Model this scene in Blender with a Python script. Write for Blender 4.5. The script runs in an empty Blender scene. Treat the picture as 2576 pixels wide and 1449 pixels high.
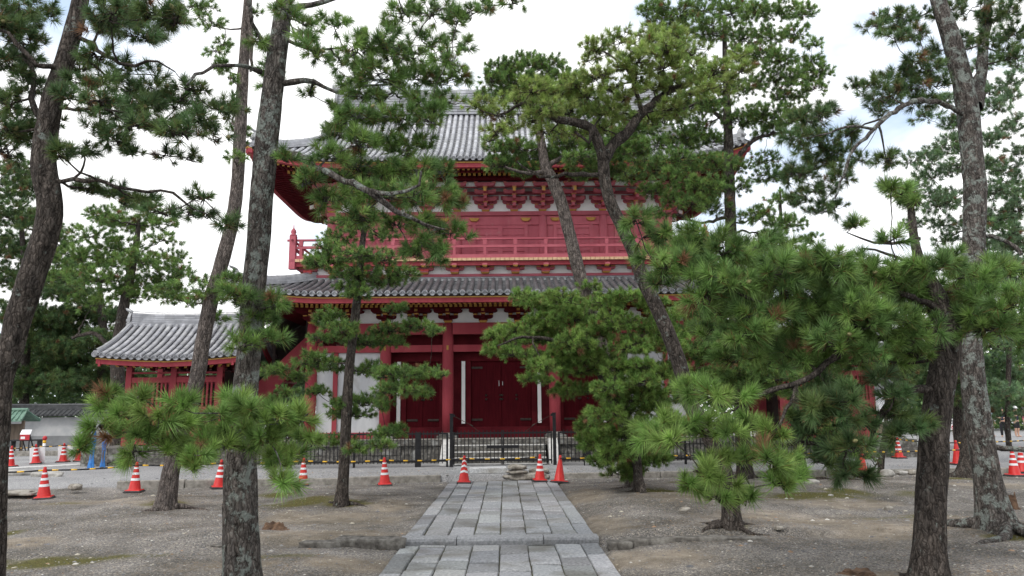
import bpy, bmesh, math, random
import numpy as np
from mathutils import Vector, Matrix, noise as mnoise
R_ = math.radians
sc = bpy.context.scene
col = sc.collection

# ------------------------------------------------------------------ camera
F_PX = 1855.0                      # focal length in pixels of a 2576 px wide picture
PITCH = math.atan(315 / F_PX); YAW = math.atan(19 / F_PX); ROLL = R_(0.6); EYE = 1.77
rt = np.array([math.cos(YAW), -math.sin(YAW), 0]); fh = np.array([math.sin(YAW), math.cos(YAW), 0])
fw = fh * math.cos(PITCH) + np.array([0, 0, math.sin(PITCH)])
up = -fh * math.sin(PITCH) + np.array([0, 0, math.cos(PITCH)])
c_up = up * math.cos(ROLL) + rt * math.sin(ROLL); c_rt = rt * math.cos(ROLL) - up * math.sin(ROLL)
EYEP = np.array([0, 0, EYE])
cam_d = bpy.data.cameras.new('camera'); cam = bpy.data.objects.new('camera', cam_d); col.objects.link(cam)
M = Matrix.Identity(4)
for i in range(3):
    M[i][0] = c_rt[i]; M[i][1] = c_up[i]; M[i][2] = -fw[i]; M[i][3] = EYEP[i]
cam.matrix_world = M
cam_d.sensor_width = 36; cam_d.lens = 36 * F_PX / 2576; cam_d.clip_start = 0.1; cam_d.clip_end = 2000
sc.camera = cam

def at(u, v, Y):
    """point standing at distance Y seen at survey reading (u, v)"""
    d = fw * F_PX + c_rt * (u - 1288) + c_up * (724.5 - v)
    return EYEP + d * (Y / d[1])
def gd(u, v, z=0.0):
    """survey reading of a ground point at height z"""
    d = fw * F_PX + c_rt * (u - 1288) + c_up * (724.5 - v)
    return EYEP + d * ((z - EYE) / d[2])
def zv(v, Y): return float(at(1259, v, Y)[2])

# ------------------------------------------------------------------ world, sun, exposure
SUN_EL, SUN_AZ = R_(52), R_(215)   # bright overcast; the sun sits behind the camera's left shoulder
w = bpy.data.worlds.new('World'); sc.world = w; w.use_nodes = True
nt = w.node_tree; nt.nodes.clear()
def wn(t, **k):
    n = nt.nodes.new(t)
    for a, b in k.items(): setattr(n, a, b)
    return n
sky = wn('ShaderNodeTexSky'); sky.sky_type = 'NISHITA'; sky.sun_disc = False
sky.sun_elevation = SUN_EL; sky.sun_rotation = SUN_AZ; sky.air_density = 1.0; sky.dust_density = 1.5
b1 = wn('ShaderNodeBackground'); b1.inputs[1].default_value = 0.14
b2 = wn('ShaderNodeBackground'); b2.inputs[1].default_value = 1.2
tc = wn('ShaderNodeTexCoord'); mp = wn('ShaderNodeMapping'); mp.inputs['Scale'].default_value = (1, 1, 2.2)
mp.inputs['Location'].default_value = (0.35, 0.1, 0.2)
n1 = wn('ShaderNodeTexNoise'); n1.inputs['Scale'].default_value = 2.1; n1.inputs['Detail'].default_value = 6; n1.inputs['Roughness'].default_value = 0.55
r1 = wn('ShaderNodeValToRGB'); r1.color_ramp.elements[0].position = 0.16; r1.color_ramp.elements[1].position = 0.34
n2 = wn('ShaderNodeTexNoise'); n2.inputs['Scale'].default_value = 3.4; n2.inputs['Detail'].default_value = 5
r2 = wn('ShaderNodeValToRGB')
r2.color_ramp.elements[0].color = (0.42, 0.53, 0.70, 1); r2.color_ramp.elements[1].color = (1.0, 1.0, 1.0, 1)
r2.color_ramp.elements[0].position = 0.34; r2.color_ramp.elements[1].position = 0.50
mx = wn('ShaderNodeMixShader'); wo = wn('ShaderNodeOutputWorld'); L = nt.links.new
L(tc.outputs['Generated'], mp.inputs[0]); L(mp.outputs[0], n1.inputs['Vector']); L(mp.outputs[0], n2.inputs['Vector'])
L(n1.outputs[0], r1.inputs[0]); L(n2.outputs[0], r2.inputs[0]); L(r2.outputs[0], b2.inputs[0]); L(sky.outputs[0], b1.inputs[0])
L(r1.outputs[0], mx.inputs[0]); L(b1.outputs[0], mx.inputs[1]); L(b2.outputs[0], mx.inputs[2]); L(mx.outputs[0], wo.inputs[0])
sl = bpy.data.lights.new('sun', 'SUN'); sl.energy = 1.5; sl.angle = R_(14); sl.color = (1.0, 0.96, 0.9)
so = bpy.data.objects.new('sun', sl); col.objects.link(so)
sd = Vector((math.sin(SUN_AZ) * math.cos(SUN_EL), math.cos(SUN_AZ) * math.cos(SUN_EL), math.sin(SUN_EL)))
so.rotation_euler = sd.to_track_quat('Z', 'Y').to_euler(); so.location = (0, 0, 40)
sc.view_settings.view_transform = 'Standard'; sc.view_settings.look = 'None'
sc.view_settings.exposure = 0.4; sc.view_settings.gamma = 1.0
sc.cycles.max_bounces = 6; sc.cycles.diffuse_bounces = 3; sc.cycles.glossy_bounces = 2; sc.cycles.transmission_bounces = 2
sc.cycles.use_denoising = True

# ------------------------------------------------------------------ materials
def mat(name, cols, rough=0.7, scale=4.0, detail=5, bump=0.0, bscale=30.0, pos=(0.35, 0.65), tint=False, spec=0.4,
        stretch=None, metal=0.0, extra=None, vor=False, trans=0.0):
    m = bpy.data.materials.new(name); m.use_nodes = True
    t = m.node_tree; N = t.nodes; bs = N['Principled BSDF']; K = t.links.new
    bs.inputs['Roughness'].default_value = rough; bs.inputs['Specular IOR Level'].default_value = spec; bs.inputs['Metallic'].default_value = metal
    co = N.new('ShaderNodeTexCoord'); v = co.outputs['Object']
    if stretch:
        q = N.new('ShaderNodeMapping'); q.inputs['Scale'].default_value = stretch; K(v, q.inputs[0]); v = q.outputs[0]
    no = N.new('ShaderNodeTexNoise'); no.inputs['Scale'].default_value = scale; no.inputs['Detail'].default_value = detail; no.inputs['Roughness'].default_value = 0.6
    K(v, no.inputs['Vector'])
    rp = N.new('ShaderNodeValToRGB'); e = rp.color_ramp.elements
    e[0].position = pos[0]; e[1].position = pos[1]; e[0].color = (*cols[0], 1); e[1].color = (*cols[-1], 1)
    for i, c in enumerate(cols[1:-1]):
        x = e.new(pos[0] + (pos[1] - pos[0]) * (i + 1) / (len(cols) - 1)); x.color = (*c, 1)
    K(no.outputs[0], rp.inputs[0]); out = rp.outputs[0]
    if extra:                                      # blotches of a second colour (lichen, dirt, rust)
        ec, es, e0, e1 = extra
        n3 = N.new('ShaderNodeTexNoise'); n3.inputs['Scale'].default_value = es; n3.inputs['Detail'].default_value = 4
        K(co.outputs['Object'], n3.inputs['Vector'])
        r3 = N.new('ShaderNodeValToRGB'); r3.color_ramp.elements[0].position = e0; r3.color_ramp.elements[1].position = e1
        K(n3.outputs[0], r3.inputs[0])
        mm = N.new('ShaderNodeMixRGB'); mm.inputs[2].default_value = (*ec, 1); K(r3.outputs[0], mm.inputs[0]); K(out, mm.inputs[1]); out = mm.outputs[0]
    if tint:
        a = N.new('ShaderNodeAttribute'); a.attribute_name = 'tint'
        mm = N.new('ShaderNodeMixRGB'); mm.blend_type = 'MULTIPLY'; mm.inputs[0].default_value = 1
        K(out, mm.inputs[1]); K(a.outputs['Color'], mm.inputs[2]); out = mm.outputs[0]
    K(out, bs.inputs['Base Color'])
    if bump:
        if vor:
            b = N.new('ShaderNodeTexVoronoi'); b.inputs['Scale'].default_value = bscale; b.feature = 'DISTANCE_TO_EDGE'; bo = b.outputs['Distance']
        else:
            b = N.new('ShaderNodeTexNoise'); b.inputs['Scale'].default_value = bscale; b.inputs['Detail'].default_value = 4; bo = b.outputs[0]
        K(v, b.inputs['Vector'])
        bp = N.new('ShaderNodeBump'); bp.inputs['Strength'].default_value = bump; bp.inputs['Distance'].default_value = 0.02
        K(bo, bp.inputs['Height']); K(bp.outputs[0], bs.inputs['Normal'])
    if trans:
        tr = N.new('ShaderNodeBsdfTranslucent'); K(out, tr.inputs['Color']); ms = N.new('ShaderNodeMixShader'); ms.inputs[0].default_value = trans
        K(bs.outputs[0], ms.inputs[1]); K(tr.outputs[0], ms.inputs[2]); K(ms.outputs[0], N['Material Output'].inputs['Surface'])
    return m
def bark(name, dark, mid, lich, amount):
    """plated pine bark: voronoi plates stretched along the stem, grooves dark, pale lichen patches"""
    m = bpy.data.materials.new(name); m.use_nodes = True
    t = m.node_tree; N = t.nodes; bs = N['Principled BSDF']; K = t.links.new
    bs.inputs['Roughness'].default_value = 0.9; bs.inputs['Specular IOR Level'].default_value = 0.15
    co = N.new('ShaderNodeTexCoord'); q = N.new('ShaderNodeMapping'); q.inputs['Scale'].default_value = (1, 1, 0.30); K(co.outputs['Object'], q.inputs[0])
    wz = N.new('ShaderNodeTexNoise'); wz.inputs['Scale'].default_value = 8; wz.inputs['Detail'].default_value = 3; K(co.outputs['Object'], wz.inputs['Vector'])
    ad = N.new('ShaderNodeMixRGB'); ad.blend_type = 'ADD'; ad.inputs[0].default_value = 0.09; K(q.outputs[0], ad.inputs[1]); K(wz.outputs['Color'], ad.inputs[2])
    vo = N.new('ShaderNodeTexVoronoi'); vo.feature = 'DISTANCE_TO_EDGE'; vo.inputs['Scale'].default_value = 27; K(ad.outputs[0], vo.inputs['Vector'])
    vc = N.new('ShaderNodeTexVoronoi'); vc.inputs['Scale'].default_value = 27; K(ad.outputs[0], vc.inputs['Vector']); sv = N.new('ShaderNodeSeparateColor'); K(vc.outputs['Color'], sv.inputs[0])
    pr_ = N.new('ShaderNodeValToRGB'); pr_.color_ramp.elements[0].color = (0.7, 0.7, 0.71, 1); pr_.color_ramp.elements[1].color = (1.15, 1.12, 1.1, 1); K(sv.outputs[0], pr_.inputs[0])
    rp = N.new('ShaderNodeValToRGB'); e = rp.color_ramp.elements; e[0].position = 0.0; e[1].position = 0.14; e[0].color = (0.42, 0.40, 0.39, 1); e[1].color = (1, 1, 1, 1)
    K(vo.outputs['Distance'], rp.inputs[0])
    fn = N.new('ShaderNodeTexNoise'); fn.inputs['Scale'].default_value = 20; fn.inputs['Detail'].default_value = 9; fn.inputs['Roughness'].default_value = 0.78; K(q.outputs[0], fn.inputs['Vector'])
    fr = N.new('ShaderNodeValToRGB'); fr.color_ramp.elements[0].color = (*dark, 1); fr.color_ramp.elements[1].color = (mid[0] * 2.2, mid[1] * 2.2, mid[2] * 2.2, 1)
    fr.color_ramp.elements[0].position = 0.36; fr.color_ramp.elements[1].position = 0.70; K(fn.outputs[0], fr.inputs[0])
    m0 = N.new('ShaderNodeMixRGB'); m0.blend_type = 'MULTIPLY'; m0.inputs[0].default_value = 1; K(rp.outputs[0], m0.inputs[1]); K(pr_.outputs[0], m0.inputs[2])
    mu = N.new('ShaderNodeMixRGB'); mu.blend_type = 'MULTIPLY'; mu.inputs[0].default_value = 1; K(m0.outputs[0], mu.inputs[1]); K(fr.outputs[0], mu.inputs[2])
    ln = N.new('ShaderNodeTexNoise'); ln.inputs['Scale'].default_value = 5.5; ln.inputs['Detail'].default_value = 8; ln.inputs['Roughness'].default_value = 0.75
    K(co.outputs['Object'], ln.inputs['Vector'])
    lr = N.new('ShaderNodeValToRGB'); lr.color_ramp.elements[0].position = amount; lr.color_ramp.elements[1].position = amount + 0.05; K(ln.outputs[0], lr.inputs[0])
    lm = N.new('ShaderNodeMath'); lm.operation = 'MULTIPLY'; K(lr.outputs[0], lm.inputs[0]); lm.inputs[1].default_value = 0.8
    ml = N.new('ShaderNodeMixRGB'); ml.inputs[2].default_value = (*lich, 1); K(lm.outputs[0], ml.inputs[0]); K(mu.outputs[0], ml.inputs[1])
    K(ml.outputs[0], bs.inputs['Base Color'])
    a2 = N.new('ShaderNodeMath'); a2.operation = 'MULTIPLY_ADD'; K(fn.outputs[0], a2.inputs[0]); a2.inputs[1].default_value = 0.5
    mn = N.new('ShaderNodeMath'); mn.operation = 'MINIMUM'; K(vo.outputs['Distance'], mn.inputs[0]); mn.inputs[1].default_value = 0.28; K(mn.outputs[0], a2.inputs[2])
    bp = N.new('ShaderNodeBump'); bp.inputs['Strength'].default_value = 1.0; bp.inputs['Distance'].default_value = 0.05; K(a2.outputs[0], bp.inputs['Height']); K(bp.outputs[0], bs.inputs['Normal'])
    return m
MT = {}
MT['red_wall'] = mat('net_hazed_red_wall', [(0.42, 0.105, 0.135), (0.54, 0.15, 0.185)], 0.75, 1.6, spec=0.15, bump=0.15, bscale=40, stretch=(1, 1, 0.3), extra=((0.46, 0.17, 0.19), 5, 0.58, 0.8))  # paler red offsets eave shade; netting haze is mixed into the colour
MT['red_up'] = mat('net_hazed_faded_red', [(0.35, 0.08, 0.105), (0.43, 0.115, 0.145)], 0.65, 1.6, spec=0.2, bump=0.15, bscale=40, stretch=(1, 1, 0.3), extra=((0.36, 0.11, 0.11), 7, 0.62, 0.8))  # faded red with the pink haze of netting mixed in
MT['red'] = mat('red_paint', [(0.27, 0.038, 0.052), (0.35, 0.058, 0.072)], 0.65, 1.8, spec=0.2, bump=0.12, bscale=40, stretch=(1, 1, 0.25), extra=((0.35, 0.09, 0.085), 6, 0.62, 0.8))
MT['red_door'] = mat('shaded_red_door', [(0.048, 0.0035, 0.0065), (0.08, 0.006, 0.010)], 0.85, 3, spec=0.08, bump=0.1, bscale=20, stretch=(6, 1, 0.4))  # doorway shade is put into this darker red
MT['red_dk'] = mat('shaded_red_timber', [(0.065, 0.006, 0.010), (0.105, 0.011, 0.016)], 0.8, 2, spec=0.08)  # red darkened to carry the shade under eaves and in recesses
MT['gold'] = mat('ochre_paint', [(0.38, 0.19, 0.035), (0.48, 0.27, 0.06)], 0.6, 6)
MT['buff'] = mat('pale_board_ends', [(0.50, 0.30, 0.17), (0.66, 0.45, 0.28)], 0.7, 9)
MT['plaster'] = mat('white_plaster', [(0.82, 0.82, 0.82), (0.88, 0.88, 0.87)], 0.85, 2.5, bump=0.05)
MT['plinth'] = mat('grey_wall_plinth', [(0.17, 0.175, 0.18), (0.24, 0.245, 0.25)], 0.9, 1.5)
MT['plaster_low'] = mat('shaded_stained_plaster', [(0.44, 0.45, 0.47), (0.56, 0.57, 0.58)], 0.9, 1.2, 6, bump=0.05, stretch=(2, 2, .5), extra=((0.30, 0.29, 0.27), 1.6, 0.6, 0.85))  # white plaster greyed to carry shadow, plus stain blotches
MT['plaster_gr'] = mat('grey_plaster', [(0.36, 0.37, 0.38), (0.46, 0.46, 0.46)], 0.9, 2.0)
MT['tile'] = mat('silver_grey_roof_tile', [(0.17, 0.175, 0.19), (0.31, 0.315, 0.33), (0.45, 0.455, 0.47)], 0.32, 3.2, 6, tint=True, spec=0.8, bump=0.1, bscale=30, pos=(0.25, 0.75))
MT['tile_dk'] = mat('dark_wall_tile', [(0.03, 0.032, 0.035), (0.07, 0.072, 0.075)], 0.6, 4)
MT['tile_gn'] = mat('green_copper_tile', [(0.08, 0.16, 0.12), (0.16, 0.26, 0.2)], 0.6, 5)
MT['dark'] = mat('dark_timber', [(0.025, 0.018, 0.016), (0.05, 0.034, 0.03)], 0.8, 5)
MT['iron'] = mat('black_iron', [(0.008, 0.008, 0.010), (0.016, 0.016, 0.018)], 0.65, 8, spec=0.25)
MT['bronze'] = mat('dark_bronze', [(0.03, 0.022, 0.02), (0.06, 0.045, 0.035)], 0.45, 8, metal=0.5)
MT['granite'] = mat('weathered_granite', [(0.16, 0.165, 0.17), (0.27, 0.275, 0.28), (0.38, 0.385, 0.385)], 0.85, 26, 8, bump=0.35, bscale=70, tint=True, extra=((0.13, 0.12, 0.10), 1.3, 0.52, 0.75), pos=(0.3, 0.7))
MT['stone'] = mat('mossy_old_stone', [(0.04, 0.037, 0.033), (0.10, 0.094, 0.085), (0.24, 0.23, 0.21)], 0.9, 9, 8, bump=0.5, bscale=25, extra=((0.26, 0.26, 0.25), 3.2, 0.56, 0.66), pos=(0.28, 0.72))
MT['edge_stone'] = mat('dark_edging_stone', [(0.05, 0.046, 0.04), (0.12, 0.11, 0.098), (0.2, 0.19, 0.17)], 0.9, 9, 7, bump=0.5, bscale=22)
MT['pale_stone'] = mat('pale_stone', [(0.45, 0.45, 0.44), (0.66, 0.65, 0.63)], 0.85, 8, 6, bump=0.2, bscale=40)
MT['rock'] = mat('brown_grey_rock', [(0.13, 0.115, 0.095), (0.27, 0.245, 0.21), (0.38, 0.36, 0.32)], 0.9, 8, 7, bump=0.5, bscale=18)
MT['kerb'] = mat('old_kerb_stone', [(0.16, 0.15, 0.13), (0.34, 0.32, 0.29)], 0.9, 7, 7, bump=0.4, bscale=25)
MT['cone'] = mat('cone_orange_red', [(0.47, 0.014, 0.014), (0.56, 0.026, 0.022)], 0.45, 9, extra=((0.30, 0.05, 0.035), 11, 0.66, 0.8))
MT['band'] = mat('reflective_white_band', [(0.62, 0.63, 0.66), (0.78, 0.79, 0.8)], 0.4, 12)
MT['rubber'] = mat('black_rubber', [(0.018, 0.018, 0.02), (0.04, 0.038, 0.038)], 0.7, 9)
MT['yellow'] = mat('bar_yellow', [(0.72, 0.40, 0.02), (0.8, 0.48, 0.03)], 0.45, 9)
MT['blue'] = mat('blue_tarpaulin', [(0.02, 0.13, 0.42), (0.05, 0.24, 0.6)], 0.5, 9)
MT['white'] = mat('white_board', [(0.72, 0.73, 0.75), (0.8, 0.8, 0.8)], 0.6, 5)
MT['signred'] = mat('sign_red', [(0.42, 0.02, 0.03), (0.5, 0.04, 0.05)], 0.5, 5)
MT['ink'] = mat('black_ink', [(0.02, 0.02, 0.02), (0.03, 0.03, 0.03)], 0.7, 5)
MT['wood'] = mat('weathered_wood', [(0.10, 0.075, 0.055), (0.2, 0.155, 0.12)], 0.85, 5, stretch=(1, 1, 0.2))
MT['stump'] = mat('rotten_stump', [(0.05, 0.03, 0.02), (0.15, 0.09, 0.055)], 0.95, 12, bump=0.6, bscale=20)
MT['needle'] = mat('pine_needles', [(0.86, 0.86, 0.86), (1.0, 1.0, 1.0)], 0.5, 2.0, 3, tint=True, spec=0.3, trans=0.3)
MT['cone_pine'] = mat('green_pine_cone', [(0.16, 0.15, 0.06), (0.26, 0.24, 0.11)], 0.7, 40, bump=0.6, bscale=90)
MT['bark_dk'] = bark('dark_pine_bark', (0.016, 0.013, 0.011), (0.085, 0.074, 0.066), (0.2, 0.23, 0.21), 0.60)
MT['bark_li'] = bark('lichened_pine_bark', (0.025, 0.021, 0.018), (0.115, 0.105, 0.097), (0.25, 0.28, 0.255), 0.52)
MT['bark_br'] = bark('brown_pine_bark', (0.035, 0.03, 0.027), (0.15, 0.13, 0.12), (0.3, 0.32, 0.28), 0.66)

# ------------------------------------------------------------------ mesh helpers
class MB:
    def __init__(s): s.v = []; s.f = []; s.m = []; s.t = []; s.tint = (1, 1, 1); s.sm = []; s.smooth = False
    def add(s, vs, fs, m=0):
        o = len(s.v); s.v.extend([tuple(map(float, p)) for p in vs])
        for f in fs:
            s.f.append([o + i for i in f]); s.m.append(m); s.t.append(s.tint); s.sm.append(s.smooth)
    def box(s, x0, x1, y0, y1, z0, z1, m=0, M=None):
        vs = [(x0, y0, z0), (x1, y0, z0), (x1, y1, z0), (x0, y1, z0), (x0, y0, z1), (x1, y0, z1), (x1, y1, z1), (x0, y1, z1)]
        if M is not None: vs = [M @ Vector(p) for p in vs]
        s.add(vs, [(0, 3, 2, 1), (4, 5, 6, 7), (0, 1, 5, 4), (1, 2, 6, 5), (2, 3, 7, 6), (3, 0, 4, 7)], m)
    def hexa(s, p, m=0):
        s.add(p, [(0, 3, 2, 1), (4, 5, 6, 7), (0, 1, 5, 4), (1, 2, 6, 5), (2, 3, 7, 6), (3, 0, 4, 7)], m)
    def bar(s, a, b, wd, ht, m=0, upv=(0, 0, 1)):
        a = Vector(a); b = Vector(b); d = (b - a).normalized(); r = d.cross(Vector(upv))
        if r.length < 1e-4: r = d.cross(Vector((1, 0, 0)))
        r.normalize(); u = r.cross(d); r *= wd / 2; u *= ht / 2
        s.hexa([a - r - u, a + r - u, b + r - u, b - r - u, a - r + u, a + r + u, b + r + u, b - r + u], m)
    def extr(s, poly, y0, y1, m=0):
        """polygon in xz, drawn out from y0 to y1"""
        n = len(poly); s.add([(x, y0, z) for x, z in poly] + [(x, y1, z) for x, z in poly],
            [list(range(n)), list(range(2 * n - 1, n - 1, -1))] + [(i, i + n, (i + 1) % n + n, (i + 1) % n) for i in range(n)], m)
    def lathe(s, prof, c=(0, 0, 0), n=20, m=0, caps=True, sq=None):
        vs = []; fs = []
        for r, z in prof:
            for k in range(n):
                a = 2 * math.pi * k / n; vs.append((c[0] + r * math.cos(a), c[1] + r * math.sin(a), c[2] + z))
        for i in range(len(prof) - 1):
            for k in range(n): fs.append((i * n + k, i * n + (k + 1) % n, (i + 1) * n + (k + 1) % n, (i + 1) * n + k))
        if caps: fs.append(list(range(n - 1, -1, -1))); fs.append([(len(prof) - 1) * n + k for k in range(n)])
        s.add(vs, fs, m)
    def tube(s, pts, rad, n=8, m=0):
        P = [Vector(p) for p in pts]; vs = []; fs = []; ref = None
        for i, p in enumerate(P):
            d = (P[min(i + 1, len(P) - 1)] - P[max(i - 1, 0)]).normalized()
            if ref is None: ref = d.orthogonal().normalized()
            ref = (ref - d * ref.dot(d)).normalized(); b = d.cross(ref); r = rad[i] if hasattr(rad, '__len__') else rad
            for k in range(n):
                a = 2 * math.pi * k / n; vs.append(p + ref * (r * math.cos(a)) + b * (r * math.sin(a)))
        for i in range(len(P) - 1):
            for k in range(n): fs.append((i * n + k, i * n + (k + 1) % n, (i + 1) * n + (k + 1) % n, (i + 1) * n + k))
        fs.append(list(range(n - 1, -1, -1))); fs.append([(len(P) - 1) * n + k for k in range(n)])
        s.add(vs, fs, m)
    def rock(s, c, r, seed, m=0, sub=2, rough=0.25, sq=0.72):
        bm = bmesh.new(); bmesh.ops.create_icosphere(bm, subdivisions=sub, radius=1)
        o = Vector((seed * 3.7, seed * 1.3, seed * 7.1)); vs = []
        for v in bm.verts:
            k = 1 + rough * mnoise.noise(v.co * 1.3 + o) * 1.6 + rough * .5 * mnoise.noise(v.co * 3.1 + o)
            p = v.co.copy()
            for q in range(3): p[q] = math.copysign(abs(p[q]) ** sq, p[q])
            vs.append((c[0] + p.x * r[0] * k, c[1] + p.y * r[1] * k, c[2] + p.z * r[2] * k))
        fs = [[v.index for v in f.verts] for f in bm.faces]; bm.free(); s.add(vs, fs, m)
    def mesh(s, name, mats):
        me = bpy.data.meshes.new(name); me.from_pydata(s.v, [], s.f)
        for m in mats: me.materials.append(MT[m])
        me.polygons.foreach_set('material_index', s.m); me.polygons.foreach_set('use_smooth', s.sm)
        if any(t != (1, 1, 1) for t in s.t) or any(MT[m].name in ('silver_grey_roof_tile', 'weathered_granite') for m in mats):
            a = me.color_attributes.new('tint', 'FLOAT_COLOR', 'CORNER'); arr = []
            for t, f in zip(s.t, s.f): arr.extend([*t, 1.0] * len(f))
            a.data.foreach_set('color', arr)
        me.update(); return me
def link(name, me, parent=None, loc=None, rz=0):
    o = bpy.data.objects.new(name, me); col.objects.link(o)
    if parent: o.parent = parent
    if loc is not None: o.location = loc
    if rz: o.rotation_euler = (0, 0, rz)
    return o
def obj(name, mb, mats, parent=None, loc=None, rz=0, bevel=0):
    if isinstance(mats, str): mats = [mats]
    o = link(name, mb.mesh(name, mats), parent, loc, rz)
    if bevel:
        b = o.modifiers.new('bevel', 'BEVEL'); b.width = bevel; b.segments = 2; b.limit_method = 'ANGLE'
    return o
def tag(o, label, cat, group=None, kind=None):
    if label: o['label'] = label
    if cat: o['category'] = cat
    if group: o['group'] = group
    if kind: o['kind'] = kind
    return o
def thing(name, loc, label, cat, group=None, rz=0):
    o = link(name, None, None, tuple(map(float, loc)), rz); o.empty_display_size = 0.2
    return tag(o, label, cat, group)
def dup(root, loc, rz=0, label=None):
    r = root.copy(); col.objects.link(r); r.location = tuple(map(float, loc)); r.rotation_euler = (root.rotation_euler[0], root.rotation_euler[1], rz)
    if label: r['label'] = label
    for ch in [c for c in bpy.data.objects if c.parent == root]:
        c = ch.copy(); col.objects.link(c); c.parent = r
        for g in [x for x in bpy.data.objects if x.parent == ch]:
            d = g.copy(); col.objects.link(d); d.parent = c
    return r
def structure(o): o['kind'] = 'structure'; return o
def smoothstep(a, b, x): 
    t = np.clip((x - a) / (b - a), 0, 1); return t * t * (3 - 2 * t)
# ------------------------------------------------------------------ ground
PX = -0.10                                   # path centre line
PH = 1.41                                    # path half width
def kerb_y(x): return np.where(x < 0, 20.25 + (x + 1.8) * 0.19, 20.6 + 0 * x)
def vnoise(x, y, s, seed=0):
    rng = np.random.RandomState(seed); G = rng.rand(64, 64)
    fx = x / s; fy = y / s; ix = np.floor(fx).astype(int); iy = np.floor(fy).astype(int); tx = fx - ix; ty = fy - iy
    tx = tx * tx * (3 - 2 * tx); ty = ty * ty * (3 - 2 * ty)
    g = lambda a, b: G[a % 64, b % 64]
    return (g(ix, iy) * (1 - tx) + g(ix + 1, iy) * tx) * (1 - ty) + (g(ix, iy + 1) * (1 - tx) + g(ix + 1, iy + 1) * tx) * ty
MOUNDS = [(-3.46, 16.1, 1.3, .10), (-7.0, 15.8, 1.2, .10), (3.5, 11.3, 1.2, .08), (6.9, 10.9, 1.6, .14), (2.8, 17.5, 1.6, .10), (3.3, 14.2, 1.7, .13),
          (9.0, 17.8, 1.6, .08), (-3.0, 9.0, 1.6, .06), (5.0, 8.2, 1.2, .06), (-5.5, 13.2, 2.0, .05), (13, 17, 2, .08), (-4.3, 11.0, .5, .10)]
def ground_h(x, y):
    x = np.asarray(x, float); y = np.asarray(y, float)
    near = smoothstep(11.2, 11.05, y)                        # lower terrace in front of the step
    wide = smoothstep(6.5, 3.8, np.abs(x - .3))              # further off the step is only a gentle bank
    soft = smoothstep(13.0, 9.5, y)
    h = -0.085 * (near * wide + soft * (1 - wide))
    earth = smoothstep(20.6, 19.4, y)
    h = h + earth * (0.10 * (vnoise(x, y, 2.6, 1) - .5) + 0.045 * (vnoise(x, y, .8, 2) - .5) + 0.018 * (vnoise(x, y, .27, 3) - .5))
    for a, b, r, k in MOUNDS: h = h + k * np.exp(-((x - a) ** 2 + (y - b) ** 2) / (r * r))
    ky = kerb_y(x); road = 0.15 + 0.012 * (vnoise(x, y, .6, 4) - .5)
    t = smoothstep(0.0, 0.06, y - ky); tl = smoothstep(-1.5, 1.0, y - ky)
    lw = smoothstep(-9.7, -9.2, x)                           # west of the kerb's end the bank is bare earth
    t = t * lw + tl * (1 - lw)
    h = h * (1 - t) + road * t
    onp = (np.abs(x - PX) < PH + .02) & (y < 20.4)
    edge = smoothstep(PH + .5, PH, np.abs(x - PX)) * (y < 20.3)
    flat = np.where(y < 11.05, -.09, -.015)
    h = h * (1 - edge) + flat * edge
    return np.where(onp, flat - .06, h)
def axis(parts):
    out = []
    for a, b, s in parts: out.append(np.arange(a, b - 1e-6, s))
    return np.concatenate(out + [[parts[-1][1]]])
gx = axis([(-420, -60, 30), (-60, -18, 2), (-18, -12, .3), (-12, 14, .11), (14, 18, .3), (18, 60, 2), (60, 420, 30)])
gy = axis([(-20, 5, 1), (5, 21.2, .085), (21.2, 30, .4), (30, 70, 2), (70, 700, 35)])
GX, GY = np.meshgrid(gx, gy)
GZ = ground_h(GX, GY)
V = np.stack([GX.ravel(), GY.ravel(), GZ.ravel()], 1); nx = len(gx); ny = len(gy)
ii, jj = np.meshgrid(np.arange(nx - 1), np.arange(ny - 1)); q = (jj * nx + ii).ravel()
FQ = np.stack([q, q + 1, q + nx + 1, q + nx], 1)
def fast_mesh(name, V, Fq, mats, attr=None, smooth=False):
    me = bpy.data.meshes.new(name); n, k = Fq.shape
    me.vertices.add(len(V)); me.vertices.foreach_set('co', np.ascontiguousarray(V, np.float32).ravel())
    me.loops.add(n * k); me.loops.foreach_set('vertex_index', np.ascontiguousarray(Fq, np.int32).ravel())
    me.polygons.add(n); me.polygons.foreach_set('loop_start', np.arange(0, n * k, k, dtype=np.int32)); me.polygons.foreach_set('loop_total', np.full(n, k, np.int32))
    if smooth: me.polygons.foreach_set('use_smooth', np.ones(n, bool))
    for m in mats: me.materials.append(m)
    if attr is not None:
        a = me.color_attributes.new('tint', 'FLOAT_COLOR', 'POINT'); a.data.foreach_set('color', np.ascontiguousarray(attr, np.float32).ravel())
    me.update(calc_edges=True); return me
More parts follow.
